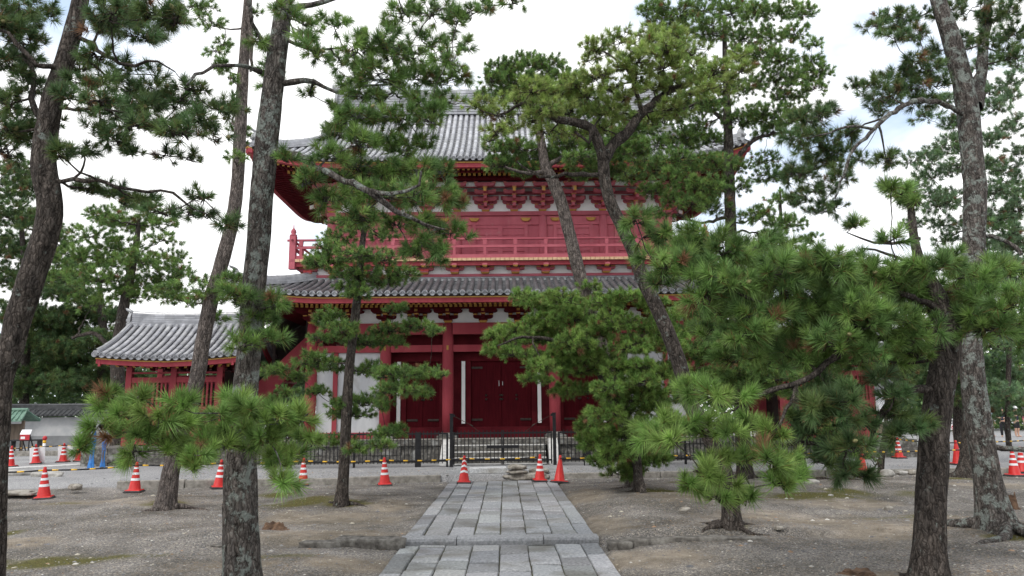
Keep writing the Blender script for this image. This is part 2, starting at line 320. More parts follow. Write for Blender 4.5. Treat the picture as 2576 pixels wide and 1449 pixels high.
# sand / moss / road cover, as masks on the sheet
sand = np.zeros(GX.shape); moss = np.zeros(GX.shape)
def blob(A, u, v, ru, rv, k=1.0):
    c = gd(u, v); rx = ru * c[1] / F_PX; ry = abs(gd(u, v - rv)[1] - c[1])
    np.maximum(A, k * np.exp(-(((GX - c[0]) / rx) ** 2 + ((GY - c[1]) / ry) ** 2)), out=A)
for b in [(880, 1300, 190, 26), (980, 1270, 80, 20), (840, 1345, 240, 20), (720, 1300, 90, 20), (880, 1410, 150, 22), (560, 1420, 260, 22, .8), (30, 1230, 120, 16), (160, 1225, 60, 16),
          (1480, 1250, 90, 22), (1500, 1320, 110, 30), (1620, 1390, 220, 24), (1700, 1260, 150, 22), (1990, 1310, 220, 26), (2250, 1340, 260, 26), (2480, 1330, 160, 34), (2200, 1440, 150, 16),
          (1480, 1425, 60, 20), (2100, 1265, 200, 16), (420, 1275, 160, 10), (200, 1270, 200, 9), (2480, 1225, 160, 10), (60, 1360, 120, 14)]: blob(sand, *b)
for b in [(760, 1265, 110, 14), (420, 1276, 70, 8), (700, 1245, 60, 8), (860, 1268, 80, 9), (120, 1405, 180, 14), (20, 1340, 40, 12, .8), (160, 1270, 80, 6, .7), (330, 1395, 120, 7, .6), (1640, 1248, 90, 8), (1850, 1240, 110, 10, .8), (2050, 1250, 160, 12),
          (2120, 1240, 60, 8), (2440, 1210, 70, 7), (1840, 1335, 60, 10), (2300, 1245, 120, 9, .6), (2540, 1355, 80, 10), (2300, 1300, 160, 10, .45), (700, 1395, 120, 7, .5), (1720, 1215, 80, 8, .6), (2080, 1200, 120, 6, .6)]: blob(moss, *b)
nz = .55 * vnoise(GX, GY, .9, 11) + .45 * vnoise(GX, GY, .3, 12)
nz2 = .6 * vnoise(GX, GY, .16, 13) + .4 * vnoise(GX, GY, 2.2, 14)
sand = .8 * smoothstep(.26, .8, sand * .85 + (nz - .5) * .6 + (nz2 - .5) * .45); moss = smoothstep(.30, .75, moss * .95 + (nz - .5) * .6 + (nz2 - .5) * .4)
road = smoothstep(-.25, .1, GY - kerb_y(GX))
sand *= 1 - road; moss *= 1 - road
def ground_mat():
    m = bpy.data.materials.new('ground_cover'); m.use_nodes = True; t = m.node_tree; N = t.nodes; K = t.links.new; bs = N['Principled BSDF']
    bs.inputs['Roughness'].default_value = .95; bs.inputs['Specular IOR Level'].default_value = .15
    co = N.new('ShaderNodeTexCoord'); v = co.outputs['Object']
    def noise(s, d=5, r=.6):
        n = N.new('ShaderNodeTexNoise'); n.inputs['Scale'].default_value = s; n.inputs['Detail'].default_value = d; n.inputs['Roughness'].default_value = r; K(v, n.inputs['Vector']); return n.outputs[0]
    def ramp(i, *st):
        r = N.new('ShaderNodeValToRGB'); e = r.color_ramp.elements; e[0].position = st[0][0]; e[0].color = (*st[0][1], 1); e[1].position = st[-1][0]; e[1].color = (*st[-1][1], 1)
        for p, c in st[1:-1]: x = e.new(p); x.color = (*c, 1)
        K(i, r.inputs[0]); return r.outputs[0]
    def mix(f, a, b, bl='MIX', fac=1):
        x = N.new('ShaderNodeMixRGB'); x.blend_type = bl
        if f is None: x.inputs[0].default_value = fac
        else: K(f, x.inputs[0])
        K(a, x.inputs[1]); K(b, x.inputs[2]); return x.outputs[0]
    vo = N.new('ShaderNodeTexVoronoi'); vo.inputs['Scale'].default_value = 58; K(v, vo.inputs['Vector'])
    sp = N.new('ShaderNodeSeparateColor'); K(vo.outputs['Color'], sp.inputs[0])
    grav = ramp(sp.outputs[0], (0, (.10, .098, .10)), (.45, (.185, .181, .178)), (.8, (.275, .27, .262)), (.95, (.33, .305, .27)), (1, (.5, .47, .43)))
    big = ramp(noise(1.1, 4), (.3, (.72, .70, .68)), (.7, (1.18, 1.15, 1.12)))
    grav = mix(None, grav, big, 'MULTIPLY')
    sandc = ramp(noise(3.2, 8, .7), (.3, (.165, .14, .11)), (.5, (.29, .25, .20)), (.72, (.42, .375, .315)))
    spk = ramp(noise(85, 3), (.4, (.75, .75, .75)), (.62, (1.12, 1.12, 1.12)))
    sandc = mix(None, sandc, spk, 'MULTIPLY')
    mossc = ramp(noise(24, 6), (.3, (.05, .048, .018)), (.7, (.145, .135, .04)))
    roadc = ramp(sp.outputs[1], (0, (.20, .20, .205)), (.5, (.32, .32, .325)), (1, (.46, .455, .45)))
    roadc = mix(None, roadc, ramp(noise(.5, 4), (.3, (.82, .82, .83)), (.7, (1.1, 1.1, 1.1))), 'MULTIPLY')
    a = N.new('ShaderNodeAttribute'); a.attribute_name = 'tint'; s2 = N.new('ShaderNodeSeparateColor'); K(a.outputs['Color'], s2.inputs[0])
    dl = ramp(noise(.55, 5), (.35, (.72, .70, .66)), (.65, (1.12, 1.1, 1.08))); c = mix(None, mix(s2.outputs[0], grav, sandc), dl, 'MULTIPLY'); c = mix(s2.outputs[1], c, mossc); c = mix(s2.outputs[2], c, roadc); K(c, bs.inputs['Base Color'])
    b2_ = N.new('ShaderNodeBump'); b2_.inputs['Strength'].default_value = .8; b2_.inputs['Distance'].default_value = .02; K(vo.outputs['Distance'], b2_.inputs['Height']); b2_.invert = True
    b3 = N.new('ShaderNodeBump'); b3.inputs['Strength'].default_value = .5; b3.inputs['Distance'].default_value = .03; K(noise(14, 8, .7), b3.inputs['Height']); K(b2_.outputs[0], b3.inputs['Normal']); K(b3.outputs[0], bs.inputs['Normal'])
    return m
attr = np.stack([sand.ravel(), moss.ravel(), road.ravel(), np.ones(sand.size)], 1)
structure(link('ground', fast_mesh('ground', V, FQ, [ground_mat()], attr, True)))
def gz(x, y): return float(ground_h(np.array([x]), np.array([y]))[0])

# the paved path: edging stones and six rows of slabs, a step at y = 11
rnd = random.Random(4)
pm = MB()
wid = [.27, .37, .385, .39, .39, .385, .37, .26]; sx = sum(wid); xs = [PX - sx / 2]
for k in wid: xs.append(xs[-1] + k)
def slab_rows(y0, y1, ztop, seed):
    rr = random.Random(seed)
    for c in range(8):
        y = y0 - rr.random() * .3; edge = c in (0, 7)
        while y < y1:
            ln = rr.uniform(.7, 1.25) if edge else rr.choice([.4, .5, .62, .8, .95, .55])
            a = max(y, y0); b = min(y + ln, y1); y += ln
            if b - a < .06: continue
            g = .004 + rr.random() * .005; g2 = .013 + rr.random() * .012
            k = rr.uniform(.66, 1.2); pm.tint = (k * rr.uniform(.97, 1.02), k, k * rr.uniform(.98, 1.05)); dz = rr.uniform(-.009, .009); tl = rr.uniform(-.007, .007)
            x0 = xs[c] + g; x1 = xs[c + 1] - g; o = .012; zt = ztop + dz
            j = lambda: rr.uniform(-.006, .006)
            bt = [(x0, a + g2, ztop - .16), (x1, a + g2, ztop - .16), (x1, b - g2, ztop - .16), (x0, b - g2, ztop - .16)]
            md = [(x0 + j(), a + g2 + j(), zt - .018), (x1 + j(), a + g2 + j(), zt - .018), (x1 + j(), b - g2 + j(), zt - .018), (x0 + j(), b - g2 + j(), zt - .018)]
            tp = [(p[0] + (o if i in (0, 3) else -o), p[1] + (.03 if i < 2 else -.03), zt + (tl if i in (0, 3) else -tl)) for i, p in enumerate(md)]
            pm.add(bt + md + tp, [(0, 1, 5, 4), (1, 2, 6, 5), (2, 3, 7, 6), (3, 0, 4, 7), (4, 5, 9, 8), (5, 6, 10, 9), (6, 7, 11, 10), (7, 4, 8, 11), (8, 9, 10, 11)])
slab_rows(11.36, 20.25, .0, 1); slab_rows(3.5, 10.98, -.072, 2)
x = xs[0] - .03
for k, ln in enumerate([.82, 1.25, .80]):                # the step: three long rounded stones
    t_ = rnd.uniform(.92, 1.1); pm.tint = (t_, t_, t_ * 1.02); x1 = x + ln
    prof = [(11.04 + rnd.uniform(-.01, .01), -.20), (11.02, -.03), (11.035, .004), (11.09, .012), (11.345, .006), (11.345, -.2)]
    n = len(prof); pm.add([(x + .006, a, b) for a, b in prof] + [(x1 - .006, a + .012, b - .004) for a, b in prof],
        [list(range(n)), list(range(2 * n - 1, n - 1, -1))] + [(i, i + n, (i + 1) % n + n, (i + 1) % n) for i in range(n)]); x = x1
pm.tint = (1, 1, 1)
structure(obj('path', pm, 'granite'))
jm = MB()                                                  # earth and moss showing in the joints
jm.add([(xs[0] + .02, 11.2, -.03), (xs[-1] - .02, 11.2, -.03), (xs[-1] - .02, 20.25, -.03), (xs[0] + .02, 20.25, -.03)], [(0, 1, 2, 3)])
jm.add([(xs[0] + .02, 3.5, -.105), (xs[-1] - .02, 3.5, -.105), (xs[-1] - .02, 11.0, -.105), (xs[0] + .02, 11.0, -.105)], [(0, 1, 2, 3)])
MT['joint'] = mat('path_joint_moss', [(.04, .034, .022), (.075, .075, .028)], .95, 6)
structure(obj('path_joint', jm, 'joint'))
# kerb along the gravel road, far kerb, pale edging strip
km = MB()
xa = -9.55
while xa < -1.75:
    xb = min(xa + rnd.uniform(.9, 1.6), -1.7); ya = float(kerb_y(np.array(xa))); yb = float(kerb_y(np.array(xb)))
    zt = .165 + .05 * smoothstep(-4, -8, (xa + xb) / 2) + rnd.uniform(-.012, .012)
    km.hexa([(xa + .01, ya - .10, -.2), (xb - .01, yb - .10, -.2), (xb - .01, yb + .10, -.2), (xa + .01, ya + .10, -.2),
             (xa + .01, ya - .09, zt), (xb - .01, yb - .09, zt), (xb - .01, yb + .10, zt), (xa + .01, ya + .10, zt)]); xa = xb
xa = 1.5
while xa < 24:
    xb = xa + rnd.uniform(.9, 1.7); zt = .16 + rnd.uniform(-.01, .01)
    km.hexa([(xa + .01, 20.5, -.2), (xb - .01, 20.5, -.2), (xb - .01, 20.7, -.2), (xa + .01, 20.7, -.2), (xa + .01, 20.51, zt), (xb - .01, 20.51, zt), (xb - .01, 20.7, zt), (xa + .01, 20.7, zt)]); xa = xb
structure(obj('kerb', km, 'kerb', bevel=.02))
k2 = MB(); k2.box(-40, -11, 33, 33.25, .05, .36); k2.box(-40, -14.2, 33.4, 33.6, .05, .30)
structure(obj('far_kerb', k2, 'kerb'))
k3 = MB(); p0 = gd(-60, 1186, .15); p1 = gd(262, 1168, .15)
k3.hexa([(p0[0], p0[1], .05), (p1[0], p1[1], .05), (p1[0] + .1, p1[1] + .7, .05), (p0[0], p0[1] + .8, .05), (p0[0], p0[1], .2), (p1[0], p1[1], .2), (p1[0] + .1, p1[1] + .7, .2), (p0[0], p0[1] + .8, .2)])
structure(obj('paving_strip', k3, 'pale_stone', bevel=.02))

# loose pebbles and fallen needles (nobody could count them)
rs = np.random.RandomState(5)
def scatter_xy(n, y0, y1, x0, x1):
    y = y0 + (y1 - y0) * rs.rand(n) ** 1.25; x = x0 + (x1 - x0) * rs.rand(n)
    k = (np.abs(x - PX) > PH + .03); return x[k], y[k]
OCT = np.array([(1, 0, 0), (0, 1, 0), (-1, 0, 0), (0, -1, 0), (0, 0, .75), (.7, .7, .2), (-.7, .7, .1), (-.7, -.7, .25), (.7, -.7, .15)], float)
OF = np.array([(0, 5, 4), (5, 1, 4), (1, 6, 4), (6, 2, 4), (2, 7, 4), (7, 3, 4), (3, 8, 4), (8, 0, 4)])
def pebbles(n, smin, smax, y0, y1, x0, x1, powr):
    x, y = scatter_xy(n, y0, y1, x0, x1); n = len(x); z = ground_h(x, y); s = smin + (smax - smin) * rs.rand(n) ** powr
    a = rs.rand(n) * 6.28; sc_ = np.stack([s * (.7 + .6 * rs.rand(n)), s * (.7 + .6 * rs.rand(n)), s * (.4 + .5 * rs.rand(n))], 1)
    P = OCT[None] * (1 + .35 * (rs.rand(n, 9, 1) - .5)) * sc_[:, None]
    ca, sa = np.cos(a)[:, None], np.sin(a)[:, None]
    Q = np.stack([P[:, :, 0] * ca - P[:, :, 1] * sa + x[:, None], P[:, :, 0] * sa + P[:, :, 1] * ca + y[:, None], P[:, :, 2] + z[:, None] - .1 * s[:, None]], 2)
    base = np.array([(.14, .14, .15), (.24, .235, .23), (.36, .33, .27), (.5, .48, .44), (.3, .2, .13)])[rs.choice(5, n, p=[.35, .32, .18, .1, .05])]
    base = base * (.8 + .4 * rs.rand(n, 1)); C_ = np.concatenate([np.repeat(base, 9, 0), np.ones((n * 9, 1))], 1)
    return Q.reshape(-1, 3), (OF[None] + (np.arange(n) * 9)[:, None, None]).reshape(-1, 3), C_
A = [pebbles(16000, .006, .022, 7.5, 20.3, -11, 12, 2.0), pebbles(1500, .015, .05, 7.5, 20.5, -11, 13, 3.0), pebbles(5000, .008, .03, 19.6, 22.5, -9, 12, 2)]
off = 0; VV = []; FF = []; CC = []
for v_, f_, c_ in A: VV.append(v_); FF.append(f_ + off); CC.append(c_); off += len(v_)
MT['pebble'] = mat('pebble_stone', [(.8, .8, .8), (1.1, 1.1, 1.1)], .9, 30, tint=True, spec=.2)
tag(link('pebbles', fast_mesh('pebbles', np.concatenate(VV), np.concatenate(FF), [MT['pebble']], np.concatenate(CC))), None, None, kind='stuff')
x, y = scatter_xy(9000, 7.5, 19.5, -10, 12)
mi = rs.randint(0, 10, 14000); mm_ = np.array(MOUNDS)[mi]; x2 = mm_[:, 0] + rs.normal(0, .55, 14000) * mm_[:, 2]; y2 = mm_[:, 1] + rs.normal(0, .55, 14000) * mm_[:, 2]; k = np.abs(x2 - PX) > PH + .03
x = np.concatenate([x, x2[k]]); y = np.concatenate([y, y2[k]]); n = len(x); z = ground_h(x, y) + .008; a = rs.rand(n) * 6.28; ln = .03 + .05 * rs.rand(n)
d = np.stack([np.cos(a), np.sin(a), .12 * (rs.rand(n) - .3)], 1) * ln[:, None]; pr = np.stack([-np.sin(a), np.cos(a), 0 * a], 1) * .0035; c = np.stack([x, y, z], 1)
T = np.stack([c - pr, c + pr, c + d], 1).reshape(-1, 3)
cc = np.array([(.2, .12, .05), (.3, .2, .1), (.14, .09, .05)])[rs.randint(0, 3, n)]; cc = np.concatenate([np.repeat(cc, 3, 0), np.ones((n * 3, 1))], 1)
tag(link('fallen_needles', fast_mesh('fallen_needles', T, np.arange(n * 3).reshape(-1, 3), [MT['pebble']], cc)), None, None, kind='stuff')
# ------------------------------------------------------------------ tiled roofs
def lift_(d, b, We, lift): return lift * max(0., 1 - d / 3.6) ** 2.3 * max(0., 1 - b / 3.2) ** 1.5
def tile_face(mb, fr, We, bmax, zp, lift, pitch, rad, seed, course=.24, disc=True, clip=None, rib=(.75, 1.12), pan=(.5, .9)):
    """tile one slope. fr(a, b, z) -> point; a runs along the eave, b inward from the eave; zp(b) the height of the slope"""
    rr = random.Random(seed); n = int(2 * We / pitch); p = 2 * We / n
    Z = lambda a, b: zp(b) + lift_(We - abs(a), b, We, lift)
    for i in range(n + 1):
        a = -We + i * p; B = bmax(a)
        if clip and not clip(a): continue
        if B < .1: continue
        nc = max(1, int(round(B / .30))); mb.smooth = True      # round cover tiles, each lapping the next
        for k in range(nc):
            b0 = B * k / nc; b1 = B * (k + 1) / nc + .012; g = rr.uniform(*rib); mb.tint = (g, g, g * rr.uniform(.99, 1.04))
            vs = []; r0 = rad * rr.uniform(1.0, 1.07); r1 = rad * .93
            for b, r in ((b0, r0), (b1, r1)):
                for q in range(7):
                    t = math.pi * q / 6; vs.append(fr(a + r * math.cos(t), b, Z(a, b) + .015 + r * .95 * math.sin(t)))
            mb.add(vs, [(q, q + 1, q + 8, q + 7) for q in range(6)])
        mb.smooth = False
        if disc:                                             # round end cap with a raised rim
            g = rr.uniform(.75, 1.1); mb.tint = (g, g, g * 1.03); z = Z(a, 0) - .005; ring = []
            for (r, b) in ((rad * 1.12, .05), (rad * 1.12, -.03), (rad * .86, -.03), (rad * .80, -.012), (rad * .30, -.012), (rad * .2, -.03)):
                ring.append([fr(a + r * math.cos(6.2832 * q / 14), b, z + r * math.sin(6.2832 * q / 14)) for q in range(14)])
            vs = sum(ring, []); fs = []
            for j in range(5):
                for q in range(14): fs.append((j * 14 + q, j * 14 + (q + 1) % 14, (j + 1) * 14 + (q + 1) % 14, (j + 1) * 14 + q))
            fs.append([70 + q for q in range(14)]); mb.add(vs, fs)
        if i == n: break
        am = a + p / 2; B2 = max(bmax(a), bmax(a + p)); B2 = min(B2, bmax(am) + .12)      # hollow pan tiles in courses, front lips showing
        if clip and not clip(a + p): continue
        nc = max(1, int(B2 / course))
        for k in range(nc):
            b0 = B2 * k / nc - (.05 if k == 0 else 0); b1 = B2 * (k + 1) / nc + .02; g = rr.uniform(*pan); mb.tint = (g, g, g * rr.uniform(1.0, 1.05)); vs = []
            for b, dz in ((b0, .004), (b0, .034), (b1, .002)):
                for q in range(5):
                    s = q / 4 * 2 - 1; vs.append(fr(am + s * p * .46, b, Z(am, max(b, 0)) + dz - .045 * (1 - s * s)))
            mb.add(vs, [(q, q + 1, q + 6, q + 5) for q in range(4)] + [(q + 5, q + 6, q + 11, q + 10) for q in range(4)])
    mb.tint = (1, 1, 1)
def deck(mb, fr, We, bmax, zp, lift, dz, m=0, n=48, nb=6, clip=None):
    for i in range(n):
        a0 = -We + 2 * We * i / n; a1 = -We + 2 * We * (i + 1) / n
        vs = []
        for j in range(nb + 1):
            for a in (a0, a1):
                b = bmax(a) * j / nb; vs.append(fr(a, b, zp(b) + lift_(We - abs(a), b, We, lift) + dz))
        mb.add(vs, [(2 * j, 2 * j + 1, 2 * j + 3, 2 * j + 2) for j in range(nb)], m)
def eave(mb, fr, We, zs, slope, lift, D, bmax, sp, seed=0):
    """fascia, ochre line and two tiers of rafters with ochre ends; zs is the underside height of the tiles at the eave. materials: 0 red, 1 ochre, 2 dark red"""
    n = 60; Lf = lambda a, b: lift_(We - abs(a), b, We, lift)
    for i in range(n):
        a0 = -We + 2 * We * i / n; a1 = -We + 2 * We * (i + 1) / n
        for (b0, b1, t, bt, m) in ((.05, .25, -.02, -.085, 3), (.07, .25, -.085, -.125, 1), (.11, .27, -.125, -.275, 0)):
            p = lambda a, b, z: fr(a, b, zs + Lf(a, b) + z)
            mb.hexa([p(a0, b0, bt), p(a1, b0, bt), p(a1, b1, bt), p(a0, b1, bt), p(a0, b0, t), p(a1, b0, t), p(a1, b1, t), p(a0, b1, t)], m)
        vs = []                                              # boarding above the rafters
        for b in (.2, D * .5, D):
            for a in (a0, a1):
                bb = min(b, max(bmax(a), .02)); vs.append(fr(a, bb, zs + Lf(a, bb) - .27 + slope * bb))
        mb.add(vs, [(0, 1, 3, 2), (2, 3, 5, 4)], 4)
    k = int(2 * We / sp)
    for i in range(1, k):
        a = -We + 2 * We * i / k; B = min(D, bmax(a))
        if B < .5: continue
        for (b0, b1, dz, h, wd) in ((.33, min(1.35, B), -.275, .10, .085), (1.0, B, -.375, .12, .10)):
            if b1 - b0 < .1: continue
            z0 = zs + Lf(a, b0) + dz + slope * b0; z1 = zs + Lf(a, b1) + dz + slope * b1; hw = wd / 2
            P = [fr(a - hw, b0, z0 - h), fr(a + hw, b0, z0 - h), fr(a + hw, b1, z1 - h), fr(a - hw, b1, z1 - h), fr(a - hw, b0, z0), fr(a + hw, b0, z0), fr(a + hw, b1, z1), fr(a - hw, b1, z1)]
            mb.add(P, [(0, 3, 2, 1), (1, 2, 6, 5), (3, 0, 4, 7)], 2); mb.add([P[0], P[1], P[5], P[4]], [(0, 1, 2, 3)], 1)
    for i in range(n):                                       # second fascia where the tiers meet
        a0 = -We + 2 * We * i / n; a1 = -We + 2 * We * (i + 1) / n
        if min(bmax(a0), bmax(a1)) < 1.1: continue
        p = lambda a, b, z: fr(a, b, zs + Lf(a, b) + slope * b + z)
        mb.hexa([p(a0, 1.0, -.385), p(a1, 1.0, -.385), p(a1, 1.1, -.385), p(a0, 1.1, -.385), p(a0, 1.0, -.28), p(a1, 1.0, -.28), p(a1, 1.1, -.28), p(a0, 1.1, -.28)], 0)
def ridge(mb, pts, wd, ht, layers=4, cap=True, seed=0):
    """ridge of stacked flat tiles with a round cap, along a polyline"""
    rr = random.Random(seed); P = [Vector(p) for p in pts]
    for i in range(len(P) - 1):
        d = P[i + 1] - P[i]; r = d.cross(Vector((0, 0, 1))).normalized(); seg = max(1, int(d.length / .35))
        for s_ in range(seg):
            p0 = P[i] + d * (s_ / seg); p1 = P[i] + d * ((s_ + 1) / seg)
            for k in range(layers):
                z0 = ht * k / layers; z1 = ht * (k + .72) / layers; w2 = wd / 2 * (1 - .22 * k / layers); w3 = w2 * .86
                g = rr.uniform(.65, 1.15); mb.tint = (g, g, g * 1.03)
                for (wq, a, b) in ((w2, z0, z1), (w3, z1, ht * (k + 1) / layers)):
                    mb.hexa([p0 - r * wq + Vector((0, 0, a)), p0 + r * wq + Vector((0, 0, a)), p1 + r * wq + Vector((0, 0, a)), p1 - r * wq + Vector((0, 0, a)),
                             p0 - r * wq + Vector((0, 0, b)), p0 + r * wq + Vector((0, 0, b)), p1 + r * wq + Vector((0, 0, b)), p1 - r * wq + Vector((0, 0, b))])
            if cap:
                g = rr.uniform(.7, 1.15); mb.tint = (g, g, g); mb.smooth = True; vs = []
                for p, q in ((p0, wd * .30), (p1, wd * .27)):
                    for a in range(7):
                        t = math.pi * a / 6; vs.append(p + r * (q * math.cos(t)) + Vector((0, 0, ht + q * .9 * math.sin(t))))
                mb.add(vs, [(a, a + 1, a + 8, a + 7) for a in range(6)]); mb.smooth = False
    mb.tint = (1, 1, 1)
def ogre_tile(mb, p, d, wd, ht):
    """shouldered ridge-end tile facing direction d, with a curled crest"""
    d = Vector(d).normalized(); r = d.cross(Vector((0, 0, 1))); p = Vector(p); g = .8; mb.tint = (g, g, g)
    prof = [(-.5, 0), (.5, 0), (.62, .22), (.44, .30), (.46, .62), (.30, .86), (.12, .92), (0, 1.0), (-.12, .92), (-.30, .86), (-.46, .62), (-.44, .30), (-.62, .22)]
    n = len(prof); vs = [p + r * (x * wd) + Vector((0, 0, z * ht)) for x, z in prof] + [p + d * .12 + r * (x * wd * .9) + Vector((0, 0, z * ht * .97)) for x, z in prof]
    mb.add(vs, [list(range(n)), list(range(2 * n - 1, n - 1, -1))] + [(i, i + n, (i + 1) % n + n, (i + 1) % n) for i in range(n)])
    mb.smooth = True; c = p + d * .14 + Vector((0, 0, ht * .45)); mb.tube([c, c + d * .10], [wd * .2, wd * .12], 10)
    mb.tube([p + Vector((0, 0, ht * .9)), p + d * .10 + Vector((0, 0, ht * 1.02)), p + d * .24 + Vector((0, 0, ht * 1.12)), p + d * .30 + Vector((0, 0, ht * 1.2))], [wd * .14, wd * .13, wd * .11, wd * .03], 8)
    mb.smooth = False; mb.tint = (1, 1, 1)

MT['eave_board'] = mat('shaded_eave_boards', [(.045, .010, .013), (.075, .016, .02)], .8, 4)  # boards coloured darker to carry the under-eave shade
# ------------------------------------------------------------------ the great gate
GX0, GY0 = -0.15, 29.4
gate = thing('temple_gate', (GX0, GY0, 0), 'two storey red temple gate with grey tiled roofs and a railed balcony behind the pines', 'gate')
rot = {'f': lambda a, b: (a, b), }
def frame(side, We, Wd):
    """front, back, left, right slopes of a hipped roof whose eaves stand at half width We and half depth Wd"""
    if side == 'f': return lambda a, b, z: (a, -Wd + b, z)
    if side == 'b': return lambda a, b, z: (-a, Wd - b, z)
    if side == 'l': return lambda a, b, z: (-We + b, -a, z)
    return lambda a, b, z: (We - b, a, z)
FLOOR = .92
colx = [-6.77, -4.13, -1.9, 1.9, 4.13, 6.77]
# platform and steps
pb = MB(); rr = random.Random(3)
def course(x0, x1, y0, y1, z0, z1, ln, out):
    x = x0
    while x < x1 - .05:
        xb = min(x + rr.uniform(ln * .7, ln * 1.3), x1); g = rr.uniform(.8, 1.1)
        pb.box(x + .004, xb - .004, y0 + rr.uniform(-out, 0), y1, z0, z1 - .004); x = xb
for s in (-1, 1):
    x0, x1 = (-8.4, -1.75) if s < 0 else (1.75, 8.4)
    course(x0, x1, -4.1, -3.3, .72, FLOOR, 1.5, .01)
    course(x0 + .05, x1 - .03, -4.02, -3.3, .42, .72, .9, .05); course(x0 + .05, x1 - .03, -4.0, -3.3, .0, .42, .7, .08)
course(-1.75, 1.75, -4.1, -3.3, .72, FLOOR, 1.6, .005)
pb.box(-8.35, 8.35, -3.3, 4.2, 0, FLOOR - .003); pb.box(-8.4, -8.1, -4.0, 4.2, 0, .7); pb.box(8.1, 8.4, -4.0, 4.2, 0, .7)
pb.box(-1.74, 1.74, -4.115, -3.3, FLOOR - .003, FLOOR + .02, 1)  # paler strip paints the lit edge of the coping
for x0, x1 in ((-8.4, -1.76), (1.76, 8.4)): pb.box(x0, x1, -4.115, -3.3, FLOOR - .003, FLOOR + .012, 1)  # same painted light edge along the side coping
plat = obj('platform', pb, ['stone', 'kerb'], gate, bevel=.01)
stb = MB(); tops = [(zv(1121, 25.0), -4.42), (zv(1138, 24.7), -4.74), (zv(1153, 24.4), -5.06), (.16, -5.30)]
for k, (z, y) in enumerate(tops): stb.box(-1.55, 1.45, y, -4.12 + .001 * k, -.05, z)
for k, (z, y) in enumerate(tops): stb.box(-1.555, 1.455, y - .012, y + .30, z + .0, z + .028, 1)  # paler nosing paints the light caught by each tread edge
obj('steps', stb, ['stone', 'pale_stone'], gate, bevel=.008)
for x0, x1 in ((-1.98, -1.64), (1.54, 1.88)):                   # sloping cheek stones of the stair
    b = MB(); b.hexa([(x0, -5.42, -.05), (x1, -5.42, -.05), (x1, -4.105, -.05), (x0, -4.105, -.05), (x0, -5.42, .17), (x1, -5.42, .17), (x1, -4.105, FLOOR + .012), (x0, -4.105, FLOOR + .012)])
    obj('stair_cheek', b, 'pale_stone', gate, bevel=.01)
# pillars on stone bases
pil = None
def pillar(x, y, top, base=True, r=.2):
    b = MB(); b.smooth = True; b.lathe([(r * .96, FLOOR + .2), (r, FLOOR + 1.2), (r * .99, top - .8), (r * .9, top)], (0, 0, 0), 20)
    o = obj('pillar', b, 'red', gate, (x, y, 0))
    if base:
        s_ = MB(); s_.box(-.36, .36, -.36, .36, FLOOR - .02, FLOOR + .10); s_.smooth = True; s_.lathe([(.33, FLOOR + .10), (.31, FLOOR + .17), (.24, FLOOR + .205)], (0, 0, 0), 20); obj('base_stone', s_, 'stone', o)
    return o
for y in (-2.9, 0, 2.9):
    for x in colx:
        p = pillar(x, y, 5.0)
        if y < 0:
            g = MB(); g.box(-.035, .035, -.225, -.17, 4.02, 4.18); obj('tenon_plate', g, 'gold', p)
# tie beams
def beam(x0, x1, y, z0, z1, wd, m='red', name='beam'):
    b = MB(); b.box(x0, x1, y - wd / 2, y + wd / 2, z0, z1); return obj(name, b, m, gate, bevel=.01)
for y in (-2.9, 2.9):
    for i in range(5):
        beam(colx[i] + .17, colx[i + 1] - .17, y, 4.59, 5.005, .26); beam(colx[i] + .19, colx[i + 1] - .19, y, 3.96, 4.21, .18)
for x in (-6.77, 6.77):
    for y0, y1 in ((-2.72, -.18), (.18, 2.72)):
        b = MB(); b.box(x - .12, x + .12, y0, y1, 4.59, 5.005); b.box(x - .09, x + .09, y0, y1, 3.96, 4.21); obj('beam', b, 'red', gate, bevel=.01)
# bays: doors in the middle three, plaster in the outer two
YD = -2.35
def door(x0, x1, hinge_left):
    b = MB(); b.box(x0 + .006, x1 - .006, YD, YD + .07, 1.30, 3.66)
    n = 4
    for k in range(1, n): b.box(x0 + (x1 - x0) * k / n - .004, x0 + (x1 - x0) * k / n + .004, YD - .004, YD, 1.32, 3.64)
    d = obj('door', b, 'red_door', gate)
    for z in (1.55, 3.42):
        h = MB(); xa, xb = (x0 + .02, x0 + .42) if hinge_left else (x1 - .42, x1 - .02)
        h.box(xa, xb, YD - .03, YD - .005, z - .04, z + .04); obj('hinge_strap', h, 'bronze', d, bevel=.012)
    for xk in ((x0 + x1) / 2, (x1 - .03 if hinge_left else x0 + .03)):
        for z in (2.28, 2.42):
            k = MB(); k.smooth = True
            k.tube([(xk, YD - .005, z), (xk, YD - .03, z), (xk, YD - .05, z)], [.045, .04, .015], 10); obj('boss', k, 'bronze', d)
    return d
def bay_doors(x0, x1, dx0, dx1):
    b = MB()                                                   # frame: lintel, sill, posts and red boards, one joined framework
    b.box(x0, x1, YD - .12, YD + .1, 3.66, 3.96); b.box(x0, x1, YD - .30, YD + .1, FLOOR - .01, 1.30)
    b.box(dx0 - .17, dx0, YD - .1, YD + .1, 1.30, 3.66); b.box(dx1, dx1 + .17, YD - .1, YD + .1, 1.30, 3.66)
    b.box(x0, dx0 - .17, YD - .03, YD + .08, 1.30, 3.66); b.box(dx1 + .17, x1, YD - .03, YD + .08, 1.30, 3.66)
    b.box(x0, x1, YD - .02, YD + .04, 3.96, 4.95)  # dark board stands in for the shaded opening to the interior
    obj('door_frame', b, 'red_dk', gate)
    md = (dx0 + dx1) / 2; door(dx0, md, True); door(md, dx1, False)
    for xa in (dx0 - .34, dx1 + .21):
        w_ = MB(); w_.box(xa, xa + .13, YD - .10, YD - .031, 1.42, 3.66); obj('plaster_strip', w_, 'plaster', gate)
bay_doors(-1.9, 1.9, -1.1, 1.1)
